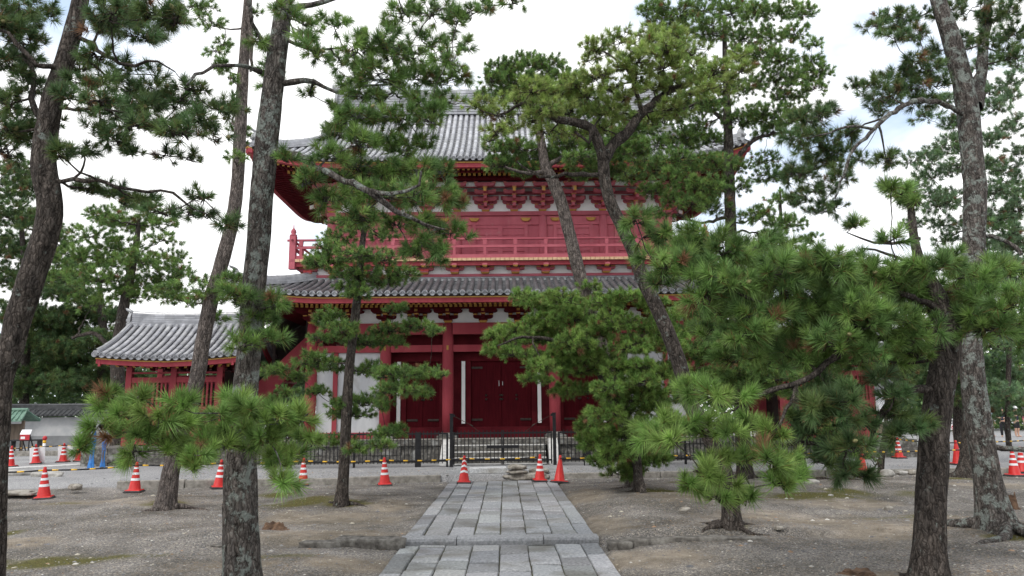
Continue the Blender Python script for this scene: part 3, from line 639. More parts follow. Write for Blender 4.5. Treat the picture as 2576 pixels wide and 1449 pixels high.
bay_doors(-4.13, -1.9, -3.44, -2.12 - .12); bay_doors(1.9, 4.13, 2.24, 3.44)
lk = MB(); lk.box(-.09, -.075, YD - .02, YD - .002, 2.75, 2.95); lk.box(.04, .055, YD - .02, YD - .002, 2.78, 2.92); obj('door_latch', lk, 'band', gate)
for s in (-1, 1):
    xa, xb = (-6.77, -4.13) if s < 0 else (4.13, 6.77)
    for p0, p1 in ((xa + .2, xa + .78), (xa + .94, xb - .2)) if s < 0 else ((xa + .2, xb - .94), (xb - .78, xb - .2)):
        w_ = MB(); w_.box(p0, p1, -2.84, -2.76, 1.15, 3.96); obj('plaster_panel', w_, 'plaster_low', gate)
    m_ = MB(); xm = xa + .86 if s < 0 else xb - .86
    m_.box(xm - .08, xm + .08, -2.92, -2.74, FLOOR, 3.96); m_.box(xa + .2, xb - .2, -2.9, -2.74, FLOOR - .01, 1.15); obj('panel_frame', m_, 'red', gate)
iw = MB(); iw.box(-4.13, 4.13, -.04, .04, FLOOR, 4.95); iw.box(-4.4, 4.4, -2.7, 2.9, 4.90, 4.98); obj('inner_wall', iw, 'red_dk', gate)
# brackets ------------------------------------------------------
def boat(hw, z0, z1, rd):
    """bracket arm: flat top, ends curving in underneath"""
    pts = [(-hw, z1), (-hw, z1 - (z1 - z0) * .45)]
    for k in range(1, 5): t = math.pi / 2 * k / 4; pts.append((-hw + rd * (1 - math.cos(t)), z1 - (z1 - z0) * .45 - (z1 - z0) * .55 * math.sin(t)))
    return pts + [(-x, z) for x, z in reversed(pts)]
def masu(mb, x, y, z, w=.2, h=.13):
    """bearing block: square above, tapering below, ochre underside"""
    h2 = h * .5; a = w / 2; c = w * .34
    mb.box(x - a, x + a, y - a, y + a, z + h2, z + h, 0)
    mb.hexa([(x - c, y - c, z), (x + c, y - c, z), (x + c, y + c, z), (x - c, y + c, z), (x - a, y - a, z + h2), (x + a, y - a, z + h2), (x + a, y + a, z + h2), (x - a, y + a, z + h2)], 1)
def low_bracket():
    b = MB(); masu(b, 0, 0, 0, .32, .14); b.extr(boat(.36, .14, .28, .16), -.07, .07, 0)
    for x in (-.28, 0, .28): masu(b, x, 0, .28, .17, .09)
    b.extr(boat(.52, .36, .47, .14), -.07, .07, 0); b.box(-.06, .06, -.42, .3, .15, .28, 0); masu(b, 0, -.36, .27, .17, .09)
    b.extr(boat(.5, .36, .47, .14), -.43, -.29, 0); b.box(-.055, .055, -.5, -.3, .38, .46, 1)
    return b
def high_bracket():
    b = MB(); masu(b, 0, 0, 0, .3, .13); b.extr(boat(.30, .13, .27, .14), -.07, .07, 0)
    for x in (-.23, .23): masu(b, x, 0, .26, .15, .08)
    b.extr(boat(.44, .31, .45, .14), -.07, .07, 0); b.box(-.5, .5, -.07, .07, .48, .62, 0)
    for k, (y, z) in enumerate(((-.30, .15), (-.60, .35), (-.90, .55))):
        b.box(-.06, .06, y - .10, .05, z, z + .14, 0); masu(b, 0, y, z + .13, .17, .09); b.extr(boat(.42 - .02 * k, z + .20, z + .33, .14), y - .06, y + .06, 0)
        for x in (-.34, .34): masu(b, x, y, z + .30, .13, .07)
    b.hexa([(-.05, -1.16, .50), (.05, -1.16, .50), (.05, -.1, .78), (-.05, -.1, .78), (-.05, -1.16, .63), (.05, -1.16, .63), (.05, -.1, .92), (-.05, -.1, .92)], 2)
    b.box(-.055, .055, -1.18, -1.155, .49, .64, 1)
    return b
def balcony_bracket():
    b = MB(); masu(b, 0, 0, 0, .3, .10); b.box(-.15, .15, -.15, .15, .10, .155, 3); b.extr(boat(.33, .135, .23, .14), -.08, .08, 0)
    for x in (-.25, 0, .25): masu(b, x, -.0, .225, .18, .09)
    b.box(-.06, .06, -.40, .1, .24, .33, 0); masu(b, 0, -.33, .2, .18, .11)
    return b
MT['red_br'] = mat('bright_red_paint', [(.5, .035, .035), (.58, .06, .055)], .55, 4)
def place(mb, name, mats, spots):
    me = mb.mesh(name, mats)
    for x, y, z, r in spots: link(name, me, gate, (x, y, z), r)
def spots(cx, hd, z):
    f = []
    ctr = [cx[2] + (cx[3] - cx[2]) * k / 3 for k in (1, 2)] + [(cx[i] + cx[i + 1]) / 2 for i in (0, 1, 3, 4)]
    for x in list(cx) + ctr: f.append((x, -hd, z, 0)); f.append((x, hd, z, math.pi))
    for y in (-hd / 2, 0, hd / 2): f.append((cx[0], y, z, -math.pi / 2)); f.append((cx[5], y, z, math.pi / 2))
    return f
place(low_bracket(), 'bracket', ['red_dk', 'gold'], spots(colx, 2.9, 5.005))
ucol = [-6.35, -3.9, -1.62, 1.62, 3.9, 6.35]; UW = 2.3; UZ = zv(534, 27.1)
place(high_bracket(), 'bracket', ['red_up', 'gold', 'plaster', 'red_br'], spots(ucol, UW, UZ))
# plaster between the brackets, purlins
b = MB()
for (hx, hy, z0, z1) in ((6.77, 2.9, 4.95, 5.62), (6.35, 2.3, UZ - .04, UZ + 1.35)):
    b.box(-hx, hx, -hy + .01, -hy + .09, z0, z1); b.box(-hx, hx, hy - .09, hy - .01, z0, z1); b.box(-hx + .01, -hx + .09, -hy + .1, hy - .1, z0, z1); b.box(hx - .09, hx - .01, -hy + .1, hy - .1, z0, z1)
obj('plaster_band', b, 'plaster', gate)
def ring_beam(hx, hy, z0, z1, t, m, name):
    b = MB(); b.box(-hx, hx, -hy, -hy + t, z0, z1); b.box(-hx, hx, hy - t, hy, z0, z1); b.box(-hx, -hx + t, -hy + t, hy - t, z0, z1); b.box(hx - t, hx, -hy + t, hy - t, z0, z1); obj(name, b, m, gate)
ring_beam(7.22, 3.36, 5.475, 5.62, .14, 'red_dk', 'purlin')
ring_beam(7.32, 3.30, UZ + .95, UZ + 1.09, .16, 'red_dk', 'purlin'); ring_beam(6.42, 2.36, UZ + .68, UZ + .80, .10, 'red_up', 'purlin')
ring_beam(6.98, 2.93, UZ + .80, UZ + .94, .10, 'red_up', 'purlin')
for k in range(11):                                          # small plaster lunettes high between the brackets
    f = spots(ucol, UW, 0); xs_ = sorted({s_[0] for s_ in f if s_[1] == -UW}); x0, x1 = xs_[k], xs_[k + 1]; c = (x0 + x1) / 2; h = (x1 - x0) / 2 - .26
    pr = [(c - h, UZ + .82)] + [(c - h * q, UZ + .82 + e) for q, e in ((.95, .05), (.6, .10), (.45, .16), (-.45, .16), (-.6, .10), (-.95, .05))] + [(c + h, UZ + .82)]
    w2 = MB(); w2.extr(pr, -2.965, -2.94); obj('plaster_lunette', w2, 'plaster', gate)
# lower roof -----------------------------------------------------
LW, LD = 9.15, 5.4
zl0 = zv(742, 24.0) + .10
zpl = lambda b: zl0 + .29 * b + .028 * b * b
D1 = 2.45
low = MB()
for s in 'fblr':
    We, Wo = (LW, LD) if s in 'fb' else (LD, LW)
    tile_face(low, frame(s, LW, LD), We, lambda a, We=We: min(D1, We - abs(a)), zpl, .55, .246, .083, ord(s), .23, disc=True, rib=(.30, .56), pan=(.18, .4))
    deck(low, frame(s, LW, LD), We, lambda a, We=We: min(D1, We - abs(a)), zpl, .55, -.06)
lroof = obj('lower_roof', low, 'tile', gate)
hb = MB()
for sx in (-1, 1):
    for sy in (-1, 1):
        pts = [(sx * (LW - t), sy * (LD - t), zpl(t) + lift_(t, t, LW, .55) + .03) for t in (.35, .7, 1.1, 1.6, 2.1, D1)]
        ridge(hb, pts, .3, .24, 3); ogre_tile(hb, pts[0], (sx, sy, 0), .36, .42)
t_ = LW - D1; y_ = LD - D1; zt = zpl(D1) + .02
ridge(hb, [(-t_, -y_ - .02, zt), (t_, -y_ - .02, zt)], .2, .07, 2, False); ridge(hb, [(-t_, -y_, zt), (-t_, y_, zt)], .22, .12, 3, False); ridge(hb, [(t_, -y_, zt), (t_, y_, zt)], .22, .12, 3, False)
obj('hip_ridge', hb, 'tile', lroof)
eb = MB()
for s in 'fblr':
    We = LW if s in 'fb' else LD
    eave(eb, frame(s, LW, LD), We, zl0 - .03, .19, .55, 2.5, lambda a, We=We: We - abs(a), .168)
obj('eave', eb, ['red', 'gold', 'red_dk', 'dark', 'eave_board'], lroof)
# upper storey -----------------------------------------------------
BW, BD = 7.5, 3.5                                              # balcony half width / depth
zb = zv(689, 25.95)
sk = MB(); sk.box(-7.0, 7.0, -3.03, 3.03, zb - .55, zb); obj('skirt_wall', sk, 'plaster', gate)
ring_beam(7.06, 3.10, zb - .02, zb + .075, .12, 'red_up', 'beam')
pw = MB(); pw.box(-6.98, 6.98, -3.0, 3.0, zb + .0, zb + .42); obj('plaster_panel', pw, 'plaster', gate)
zf_ = zv(652, 25.9)
bs_ = []
for k in range(14):
    x = -7.15 + 1.1 * k; x = max(-6.95, min(6.95, x)); bs_ += [(x, -3.1, zb + .07, 0), (x, 3.1, zb + .07, math.pi)]
for k in range(5): bs_ += [(-7.05, -2.2 + 1.1 * k, zb + .07, -math.pi / 2), (7.05, -2.2 + 1.1 * k, zb + .07, math.pi / 2)]
place(balcony_bracket(), 'bracket', ['red_up', 'gold', 'plaster', 'red_br'], bs_)
ring_beam(BW - .04, BD - .04, zf_ - .20, zf_ - .055, .14, 'red', 'beam')
fb = MB(); fb.box(-BW + .05, BW - .05, -BD + .05, BD - .05, zf_ - .05, zf_ + .045, 0)
n = int(2 * BW / .17)
for k in range(n):
    x = -BW + 2 * BW * (k + .5) / n; fb.box(x - .078, x + .078, -BD - .05, -BD + .045, zf_ - .045, zf_ + .05, 1); fb.box(x - .078, x + .078, BD - .045, BD + .05, zf_ - .045, zf_ + .05, 1)
n = int(2 * BD / .17)
for k in range(n):
    y = -BD + 2 * BD * (k + .5) / n; fb.box(-BW - .05, -BW + .045, y - .078, y + .078, zf_ - .045, zf_ + .05, 1); fb.box(BW - .045, BW + .05, y - .078, y + .078, zf_ - .045, zf_ + .05, 1)
obj('balcony_floor', fb, ['red_up', 'buff'], gate)
zr = zv(600, 25.9); zm = zv(618, 25.9); rl = MB()
for (a, z0, z1, t) in ((0, zf_ + .05, zf_ + .19, .12), (0, zm - .05, zm + .045, .08)):
    for y in (-BD + .06, BD - .06): rl.box(-BW, BW, y - t / 2, y + t / 2, z0, z1)
    for x in (-BW + .06, BW - .06): rl.box(x - t / 2, x + t / 2, -BD + .12, BD - .12, z0, z1)
rl.smooth = True
for y in (-BD + .06, BD - .06): rl.tube([(-BW - .15, y, zr), (BW + .15, y, zr)], .045, 10)
for x in (-BW + .06, BW - .06): rl.tube([(x, -BD - .15, zr), (x, BD + .15, zr)], .045, 10)
rl.smooth = False
for k in range(14):
    x = -7.15 + 1.1 * k
    for y in (-BD + .06, BD - .06): rl.box(x - .05, x + .05, y - .045, y + .045, zf_ + .19, zm - .05); rl.hexa([(x - .055, y - .05, zm + .045), (x + .055, y - .05, zm + .045), (x + .055, y + .05, zm + .045), (x - .055, y + .05, zm + .045), (x - .075, y - .05, zr - .03), (x + .075, y - .05, zr - .03), (x + .075, y + .05, zr - .03), (x - .075, y + .05, zr - .03)])
for k in range(5):
    y = -2.2 + 1.1 * k
    for x in (-BW + .06, BW - .06): rl.box(x - .045, x + .045, y - .05, y + .05, zf_ + .19, zr - .03)
rail = obj('railing', rl, 'red_up', gate)
for sx in (-1, 1):
    for sy in (-1, 1):
        b = MB(); b.box(-.11, .11, -.11, .11, zf_ - .3, zr + .16); b.smooth = True
        b.lathe([(.12, zr + .16), (.13, zr + .20), (.07, zr + .24), (.10, zr + .30), (.085, zr + .37), (.02, zr + .46), (.012, zr + .60)], (0, 0, 0), 14)
        obj('newel_post', b, 'red_up', rail, (sx * (BW - .06), sy * (BD - .06), 0))
for x in ucol:
    for y in (-UW, UW):
        b = MB(); b.smooth = True; b.lathe([(.17, zf_), (.175, zf_ + .9), (.16, UZ - .03)], (0, 0, 0), 18); obj('pillar', b, 'red_wall', gate, (x, y, 0))
for y in (0,):
    for x in (-6.35, 6.35):
        b = MB(); b.smooth = True; b.lathe([(.17, zf_), (.175, zf_ + .9), (.16, UZ - .03)], (0, 0, 0), 18); obj('pillar', b, 'red_wall', gate, (x, y, 0))
zc = UZ - .17
ring_beam(6.52, 2.47, UZ - .165, UZ - .01, .3, 'red_up', 'beam')
for y, sg in ((-UW, -1), (UW, 1)):
    for i in range(5):
        x0 = ucol[i] + .15; x1 = ucol[i + 1] - .15; c = (x0 + x1) / 2; hw = (x1 - x0) / 2; b = MB()
        ya, yb = sorted((y, y - sg * .06)); b.box(x0, x1, ya, yb, zf_ + .03, zc)
        f = lambda a0, a1, z0, z1, d: b.box(a0, a1, *sorted((y + sg * d, y + sg * .001)), z0, z1)
        f(x0, x1, zc - .34, zc - .001, .07); f(x0, x1, zf_ + .03, zf_ + .2, .07)
        dw = hw * .62
        for s in (-1, 1):
            f(*sorted((c + s * dw, c + s * (dw + .13))), zf_ + .2, zc - .34, .06)
        f(c - .09, c + .09, zf_ + .2, zc - .34, .05)
        for s in (-1, 1):                                         # panelled shutters
            a0, a1 = sorted((c + s * .09, c + s * dw)); f(a0, a1, zc - .47, zc - .34, .035); f(a0, a1, zc - .72, zc - .60, .035)
            mid = (a0 + a1) / 2; f(mid - .04, mid + .04, zf_ + .2, zc - .72, .035); f(a0, a1, zf_ + .55, zf_ + .67, .034)
        wl = obj('shutter_wall', b, 'red_wall', gate)
        if i in (1, 2, 3):
            for s in (-1, 1):
                g = MB(); xq = c + s * (dw + .06); g.extr([(xq - .12, zc - .2), (xq - .19, zc - .09), (xq + .19, zc - .09), (xq + .12, zc - .2), (xq + .06, zc - .215), (xq - .06, zc - .215)], *sorted((y + sg * .075, y + sg * .17))); obj('pivot_block', g, 'gold', wl)
for x in (-6.35, 6.35):
    b = MB(); b.box(x - .04, x + .04, -2.15, 2.15, zf_ + .03, zc); obj('side_wall', b, 'red_wall', gate)
# upper roof -----------------------------------------------------
RW, RD = 8.9, 4.7; GAB = 6.65; LIFT = .62
zu0 = zv(403, 24.7) + .10
zpu = lambda b: zu0 + .50 * b + .0566 * b * b
ub = MB()
fbm = lambda a: RD if abs(a) <= GAB else RW - abs(a)
sbm = lambda a: min(RW - GAB, RD - abs(a))
for s in 'fb':
    tile_face(ub, frame(s, RW, RD), RW, fbm, zpu, LIFT, .228, .078, ord(s) + 7, .2, rib=(1.0, 1.4), pan=(.26, .5)); deck(ub, frame(s, RW, RD), RW, fbm, zpu, LIFT, -.06, n=72)  # sky reflection painted as a brighter tint on the ribs
for s in 'lr':
    tile_face(ub, frame(s, RW, RD), RD, sbm, zpu, LIFT, .228, .078, ord(s) + 7, .2, rib=(1.0, 1.4), pan=(.26, .5)); deck(ub, frame(s, RW, RD), RD, sbm, zpu, LIFT, -.06)  # side ribs carry the same painted sky reflection
uroof = obj('upper_roof', ub, 'tile', gate)
hb = MB()
for sx in (-1, 1):
    for sy in (-1, 1):
        pts = [(sx * (RW - t), sy * (RD - t), zpu(t) + lift_(t, t, RW, LIFT) + .03) for t in (.3, .7, 1.1, 1.6, 2.1, 2.4)]
        ridge(hb, pts, .32, .26, 3); ogre_tile(hb, pts[0], (sx, sy, 0), .4, .5)
        pts = [(sx * (GAB - .12), sy * (RD - t), zpu(t) + .03) for t in (1.95, 2.6, 3.3, 4.0, 4.55)]
        ridge(hb, pts, .38, .42, 5); ogre_tile(hb, pts[0], (0, sy, 0), .5, .75)
zt = zpu(RD)
ridge(hb, [(-GAB - .1, 0, zt - .1), (GAB + .1, 0, zt - .1)], .55, 1.05, 9)
for sx in (-1, 1): ogre_tile(hb, (sx * (GAB + .1), 0, zt - .2), (sx, 0, 0), .9, 1.3)
obj('ridge', hb, 'tile', uroof)
gbm = MB()
for sx in (-1, 1):
    x = sx * (GAB - .45); ys = [-2.4, -1.6, -.8, 0, .8, 1.6, 2.4]; pl = [(-2.45, zpu(2.2) - .1)] + [(y, zpu(RD - abs(y)) - .12) for y in ys] + [(2.45, zpu(2.2) - .1)]
    nq = len(pl); gbm.add([(x, y, z) for y, z in pl] + [(x - sx * .1, y, z) for y, z in pl], [list(range(nq)), list(range(2 * nq - 1, nq - 1, -1))] + [(i, i + nq, (i + 1) % nq + nq, (i + 1) % nq) for i in range(nq)], 0)
    for i in range(len(ys) - 1):
        p = [(sx * GAB, y, zpu(RD - abs(y)) - .05) for y in (ys[i], ys[i + 1])]
        gbm.hexa([(p[0][0] - .05, p[0][1], p[0][2] - .4), (p[0][0] + .05, p[0][1], p[0][2] - .4), (p[1][0] + .05, p[1][1], p[1][2] - .4), (p[1][0] - .05, p[1][1], p[1][2] - .4),
                  (p[0][0] - .05, *p[0][1:]), (p[0][0] + .05, *p[0][1:]), (p[1][0] + .05, *p[1][1:]), (p[1][0] - .05, *p[1][1:])], 1)
obj('gable', gbm, ['plaster', 'red_up'], uroof)
eb = MB()
for s in 'fblr':
    We = RW if s in 'fb' else RD
    eave(eb, frame(s, RW, RD), We, zu0 - .03, .20, LIFT, 2.6, lambda a, We=We: We - abs(a), .18)
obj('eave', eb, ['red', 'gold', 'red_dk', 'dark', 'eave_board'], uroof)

# ------------------------------------------------------------------ stair houses either side of the gate
def stair_house(sx, label):
    t = thing('stair_house', (GX0 + sx * 11.6, 28.0, 0), label, 'stair house', 'stair houses flanking the gate')
    K = lambda x: -sx * (x)                                    # local x: positive towards the gate
    sb = MB(); r3 = random.Random(9)
    for z0, z1 in ((0, .26), (.26, .52), (.52, .76)):
        x = -2.6
        while x < 3.2:
            xb = min(x + r3.uniform(.6, 1.3), 3.2); a, b_ = sorted((K(x + .005), K(xb - .005))); sb.box(a, b_, -2.4 + r3.uniform(-.03, .02), 2.3, z0, z1 - .004); x = xb
    obj('platform', sb, 'stone', t, bevel=.015)
    post = [-1.75, -.15, 1.5]; wy = -1.2; ztop = 3.62
    for y in (wy, 1.2):
        for x in post:
            b = MB(); b.box(K(x) - .1, K(x) + .1, y - .1, y + .1, .76, ztop); obj('post', b, 'red', t)
    for y in (wy, 1.2):
        b = MB()                                               # rails, boarded dado and lattice bars
        x0, x1 = sorted((K(post[0] - .1), K(post[2] + .1)))
        b.box(x0, x1, y - .07, y + .07, 3.30, 3.36, 0); b.box(x0, x1, y - .075, y + .075, 2.98, 3.17, 0); b.box(x0, x1, y - .08, y + .08, 2.0, 2.12, 0); b.box(x0, x1, y - .03, y + .03, .8, 2.0, 0)
        b.box(x0, x1, y - .075, y + .075, .80, .95, 0)
        for i in range(2):
            n = 11
            for k in range(1, n):
                x = post[i] + (post[i + 1] - post[i]) * k / n; b.box(K(x) - .033, K(x) + .033, y - .03, y + .03, 2.12, 2.98, 0)
        obj('lattice_wall', b, 'red', t)
    b = MB(); x = K(post[0])
    b.box(x - .03, x + .03, -1.1, 1.1, .8, 2.0, 0); b.box(x - .06, x + .06, -1.1, 1.1, 2.0, 2.12); b.box(x - .06, x + .06, -1.1, 1.1, 2.98, 3.17)
    for k in range(1, 16): y = -1.1 + 2.2 * k / 16; b.box(x - .03, x + .03, y - .033, y + .033, 2.12, 2.98)
    obj('lattice_wall', b, 'red', t)
    iw = MB(); a, b_ = sorted((K(1.35), K(1.45))); iw.box(a, b_, -1.1, 1.1, .8, 3.4); iw.box(*sorted((K(-1.6), K(1.35))), .3, .36, .8, 2.98); obj('inner_wall', iw, 'dark', t)
    HW, HD = 2.42, 2.4; rb = MB(); z0 = zv(899, 25.6) + .09; zp = lambda q: z0 + .42 * q + .085 * q * q
    for s in 'fb':
        fr = frame(s, HW, HD); tile_face(rb, fr, HW, lambda a: HD, zp, .16, .25, .088, 21 + ord(s), .22, rib=(.78, 1.12), pan=(.24, .46)); deck(rb, fr, HW, lambda a: HD, zp, .16, -.06)
    rf = obj('roof', rb, 'tile', t)
    rg = MB(); zt = zp(HD); ridge(rg, [(-HW + .05, 0, zt - .08), (-HW + .9, 0, zt - .14), (0, 0, zt - .16), (HW - .9, 0, zt - .14), (HW - .05, 0, zt - .08)], .36, .48, 6)
    ogre_tile(rg, (-HW + .02, 0, zt - .15), (-1, 0, 0), .5, .62); ogre_tile(rg, (HW - .02, 0, zt - .15), (1, 0, 0), .5, .62)
    for q in (-1, 1):                                          # gable verge tiles
        for y in (-1, 1):
            pts = [(q * (HW - .02), y * (HD - e), zp(e) + lift_(.02, e, HW, .16) + .03) for e in (.02, .5, 1.0, 1.5, 2.0, 2.35)]
            ridge(rg, pts, .2, .09, 2)
    obj('ridge', rg, 'tile', rf)
    ev = MB()
    for s in 'fb': eave(ev, frame(s, HW, HD), HW, z0 - .03, .22, .16, 1.3, lambda a: 9, .30)
    for q in (-1, 1):
        for y in (-1, 1):
            for (e0, e1) in ((0.1, 1.2), (1.2, 2.38)):
                ev.hexa([(q * (HW - .12) - .04, y * (HD - e0), zp(e0) - .3), (q * (HW - .12) + .04, y * (HD - e0), zp(e0) - .3), (q * (HW - .12) + .04, y * (HD - e1), zp(e1) - .3), (q * (HW - .12) - .04, y * (HD - e1), zp(e1) - .3),
                         (q * (HW - .12) - .04, y * (HD - e0), zp(e0) - .02), (q * (HW - .12) + .04, y * (HD - e0), zp(e0) - .02), (q * (HW - .12) + .04, y * (HD - e1), zp(e1) - .02), (q * (HW - .12) - .04, y * (HD - e1), zp(e1) - .02)], 0)
    obj('eave', ev, ['red', 'gold', 'red_dk', 'dark', 'eave_board'], rf)
    st = MB(); y0, y1 = .55, 2.2                                # boarded flight climbing to the gate's upper floor
    for y in (y0, y1): st.hexa([(K(1.2), y, 1.0), (K(4.9), y, 4.75), (K(4.9), y + .07, 4.75), (K(1.2), y + .07, 1.0), (K(1.2), y, 2.0), (K(4.9), y, 5.6), (K(4.9), y + .07, 5.6), (K(1.2), y + .07, 2.0)], 0)
    for k in range(16):
        f = k / 16; x = 1.3 + 3.5 * f; z = 1.25 + 3.55 * f; a, b_ = sorted((K(x), K(x + .24))); st.box(a, b_, y0 + .07, y1, z, z + .06, 0)
    obj('stair', st, ['red'], t)
    so_ = MB(); so_.hexa([(K(1.0), y0 - .25, 3.75), (K(4.9), y0 - .25, 6.5), (K(4.9), y1 + .3, 6.5), (K(1.0), y1 + .3, 3.75), (K(1.0), y0 - .25, 4.0), (K(4.9), y0 - .25, 6.75), (K(4.9), y1 + .3, 6.75), (K(1.0), y1 + .3, 4.0)], 0)
    so_.hexa([(K(1.3), y1 - .05, 2.3), (K(4.9), y1 - .05, 5.5), (K(4.9), y1, 5.5), (K(1.3), y1, 2.3), (K(1.3), y1 - .05, 3.9), (K(4.9), y1 - .05, 6.5), (K(4.9), y1, 6.5), (K(1.3), y1, 3.9)], 0)
    for f in (.1, .45, .8): x = 1.2 + 3.6 * f; so_.box(K(x) - .06, K(x) + .06, y0 + .01, y0 + .06, 1.6 + 3.6 * f, 4.0 + 2.7 * f, 0)
    obj('stair_roof', so_, ['dark'], t)
stair_house(-1, 'red latticed stair house with silver tiled gabled roof left of the gate')
stair_house(1, 'red latticed stair house half hidden by pines on the right of the gate')
# ------------------------------------------------------------------ walls and buildings further back
def run_wall(name, pts, z0, zpl, ztop, label, cat='wall'):
    c = Vector(pts[0]); t = thing(name, (c.x, c.y, 0), label, cat); a = MB(); b = MB(); k = MB()
    for p, q in zip(pts[:-1], pts[1:]):
        p = Vector((*p, 0)) - Vector((c.x, c.y, 0)); q = Vector((*q, 0)) - Vector((c.x, c.y, 0))
        zz = lambda z: Vector((0, 0, z))
        a.bar(p + zz((zpl + ztop) / 2), q + zz((zpl + ztop) / 2), .5, ztop - zpl); b.bar(p + zz((z0 + zpl) / 2), q + zz((z0 + zpl) / 2), .56, zpl - z0)
        d = (q - p).normalized(); r = Vector((d.y, -d.x, 0)); n = int((q - p).length / .26)
        for s in (-1, 1):
            k.hexa([p + r * s * .05 + zz(ztop + .38), p + r * s * .62 + zz(ztop + .06), q + r * s * .62 + zz(ztop + .06), q + r * s * .05 + zz(ztop + .38),
                    p + r * s * .05 + zz(ztop + .46), p + r * s * .62 + zz(ztop + .14), q + r * s * .62 + zz(ztop + .14), q + r * s * .05 + zz(ztop + .46)])
            for i in range(n): m_ = p + d * ((q - p).length * (i + .5) / n); k.tube([m_ + r * s * .05 + zz(ztop + .45), m_ + r * s * .66 + zz(ztop + .13)], .06, 6)
        k.bar(p + zz(ztop + .55), q + zz(ztop + .55), .26, .24); k.tube([p + zz(ztop + .7), q + zz(ztop + .7)], .1, 8)
    obj('wall_face', a, 'plaster_gr', t); obj('plinth', b, 'plinth', t); obj('tile_cap', k, 'tile_dk', t); return t
cw = at(90, 1080, 44); lw = at(-160, 1080, 42); rw = at(300, 1080, 44.5)
run_wall('boundary_wall', [(lw[0], lw[1]), (cw[0], cw[1]), (rw[0] + 6, rw[1])], 0, .75, float(at(140, 1050, 44)[2]), 'low grey plastered boundary wall with black tile cap behind the left pines')
# roofed notice shelter with green copper tiles
p = at(14, 1060, 38); t = thing('notice_shelter', (p[0], p[1], .15), 'small notice shelter with green tiled roof beside the left boundary wall', 'notice shelter')
b = MB()
for x in (-.9, .9): b.box(x - .06, x + .06, -.06, .06, 0, 1.5)
b.box(-.95, .95, -.04, .04, .55, 1.35); obj('board_frame', b, 'wood', t)
b = MB(); zt = float(at(14, 1034, 38)[2]) - .15; ze = float(at(14, 1058, 38)[2]) - .15
for s in (-1, 1):
    b.hexa([(-1.0, 0, zt - .06), (1.0, 0, zt - .06), (1.28, s * .75, ze - .06), (-1.28, s * .75, ze - .06), (-1.0, 0, zt), (1.0, 0, zt), (1.28, s * .75, ze), (-1.28, s * .75, ze)])
    for k in range(11): x = -1 + 2 * k / 10; b.tube([(x, 0, zt + .03), (x * 1.15, s * .4, (zt + ze) / 2 + .0), (x * 1.28, s * .77, ze + .03)], .04, 6)
b.tube([(-1.08, 0, zt + .06), (1.08, 0, zt + .06)], .08, 8); obj('roof', b, 'tile_gn', t)
p = at(61, 1120, 36); t = thing('sign_board', (p[0], p[1], .15), 'small tilted sign with white upper half and red lower half on a rack', 'sign')
b = MB(); z0 = float(at(61, 1107, 36)[2]) - .15; z1 = float(at(61, 1093, 36)[2]) - .15; z2 = float(at(61, 1081, 36)[2]) - .15
b.box(-.22, .22, -.03, 0, z0, z1); obj('red_panel', b, 'signred', t); b = MB(); b.hexa([(-.24, -.035, z1), (.24, -.035, z1), (.24, 0, z1), (-.24, 0, z1), (-.27, .15, z2), (.2, .15, z2), (.2, .18, z2), (-.27, .18, z2)]); obj('white_panel', b, 'white', t)
b = MB(); b.box(-.18, .02, -.04, -.031, z0 + .05, z0 + .16); obj('paper_note', b, 'white', t)
b = MB()
for x in (-.2, .2): b.bar((x, .02, 0), (x, .02, z1), .04, .04); b.bar((x, .5, 0), (x, .02, z1), .04, .04)
b.box(-.8, .6, .1, .5, .55, .62); b.box(-.75, -.69, .15, .45, 0, .55); b.box(.5, .56, .15, .45, 0, .55); obj('rack', b, 'rubber', t)
# blue tarpaulin bundles at the stair house corner
def tarp(u, v0, v1, Y, wd, label, seed):
    p = at(u, v1, Y); h = float(at(u, v0, Y)[2]) - .15; rr = random.Random(seed); t = thing('tarpaulin', (p[0], p[1], .15), label, 'tarpaulin', 'blue tarpaulins by the stair house'); b = MB(); vs = []; b.smooth = True
    n = 18
    for k in range(9):
        f = k / 8; z = h * (1 - f); r0 = wd * (.55 + .45 * f + .25 * math.sin(7 * f))
        for q in range(n):
            a = 6.2832 * q / n; r = r0 * (1 + .22 * math.sin(5 * a + k * .25 + seed) + .1 * math.sin(9 * a + seed * 2)); vs.append((r * math.cos(a), r * .6 * math.sin(a), z + .03 * rr.random()))
    b.add(vs, [(k * n + q, k * n + (q + 1) % n, (k + 1) * n + (q + 1) % n, (k + 1) * n + q) for k in range(8) for q in range(n)] + [list(range(n))]); obj('sheet', b, 'blue', t)
    b = MB(); b.bar((0, -.01, 0), (0, -.01, h + .1), .05, .05); b.tube([(wd * .62 * math.cos(x), wd * .4 * math.sin(x), h * .55) for x in [6.2832 * i / 12 for i in range(13)]], .012, 5); obj('pole', b, 'wood', t)
tarp(231, 1082, 1152, 24.6, .085, 'tall blue tarpaulin tied round a pole beside the stone base', 1); tarp(262, 1098, 1124, 25.0, .075, 'shorter blue tarpaulin on the stone base behind the bright boughs', 2)
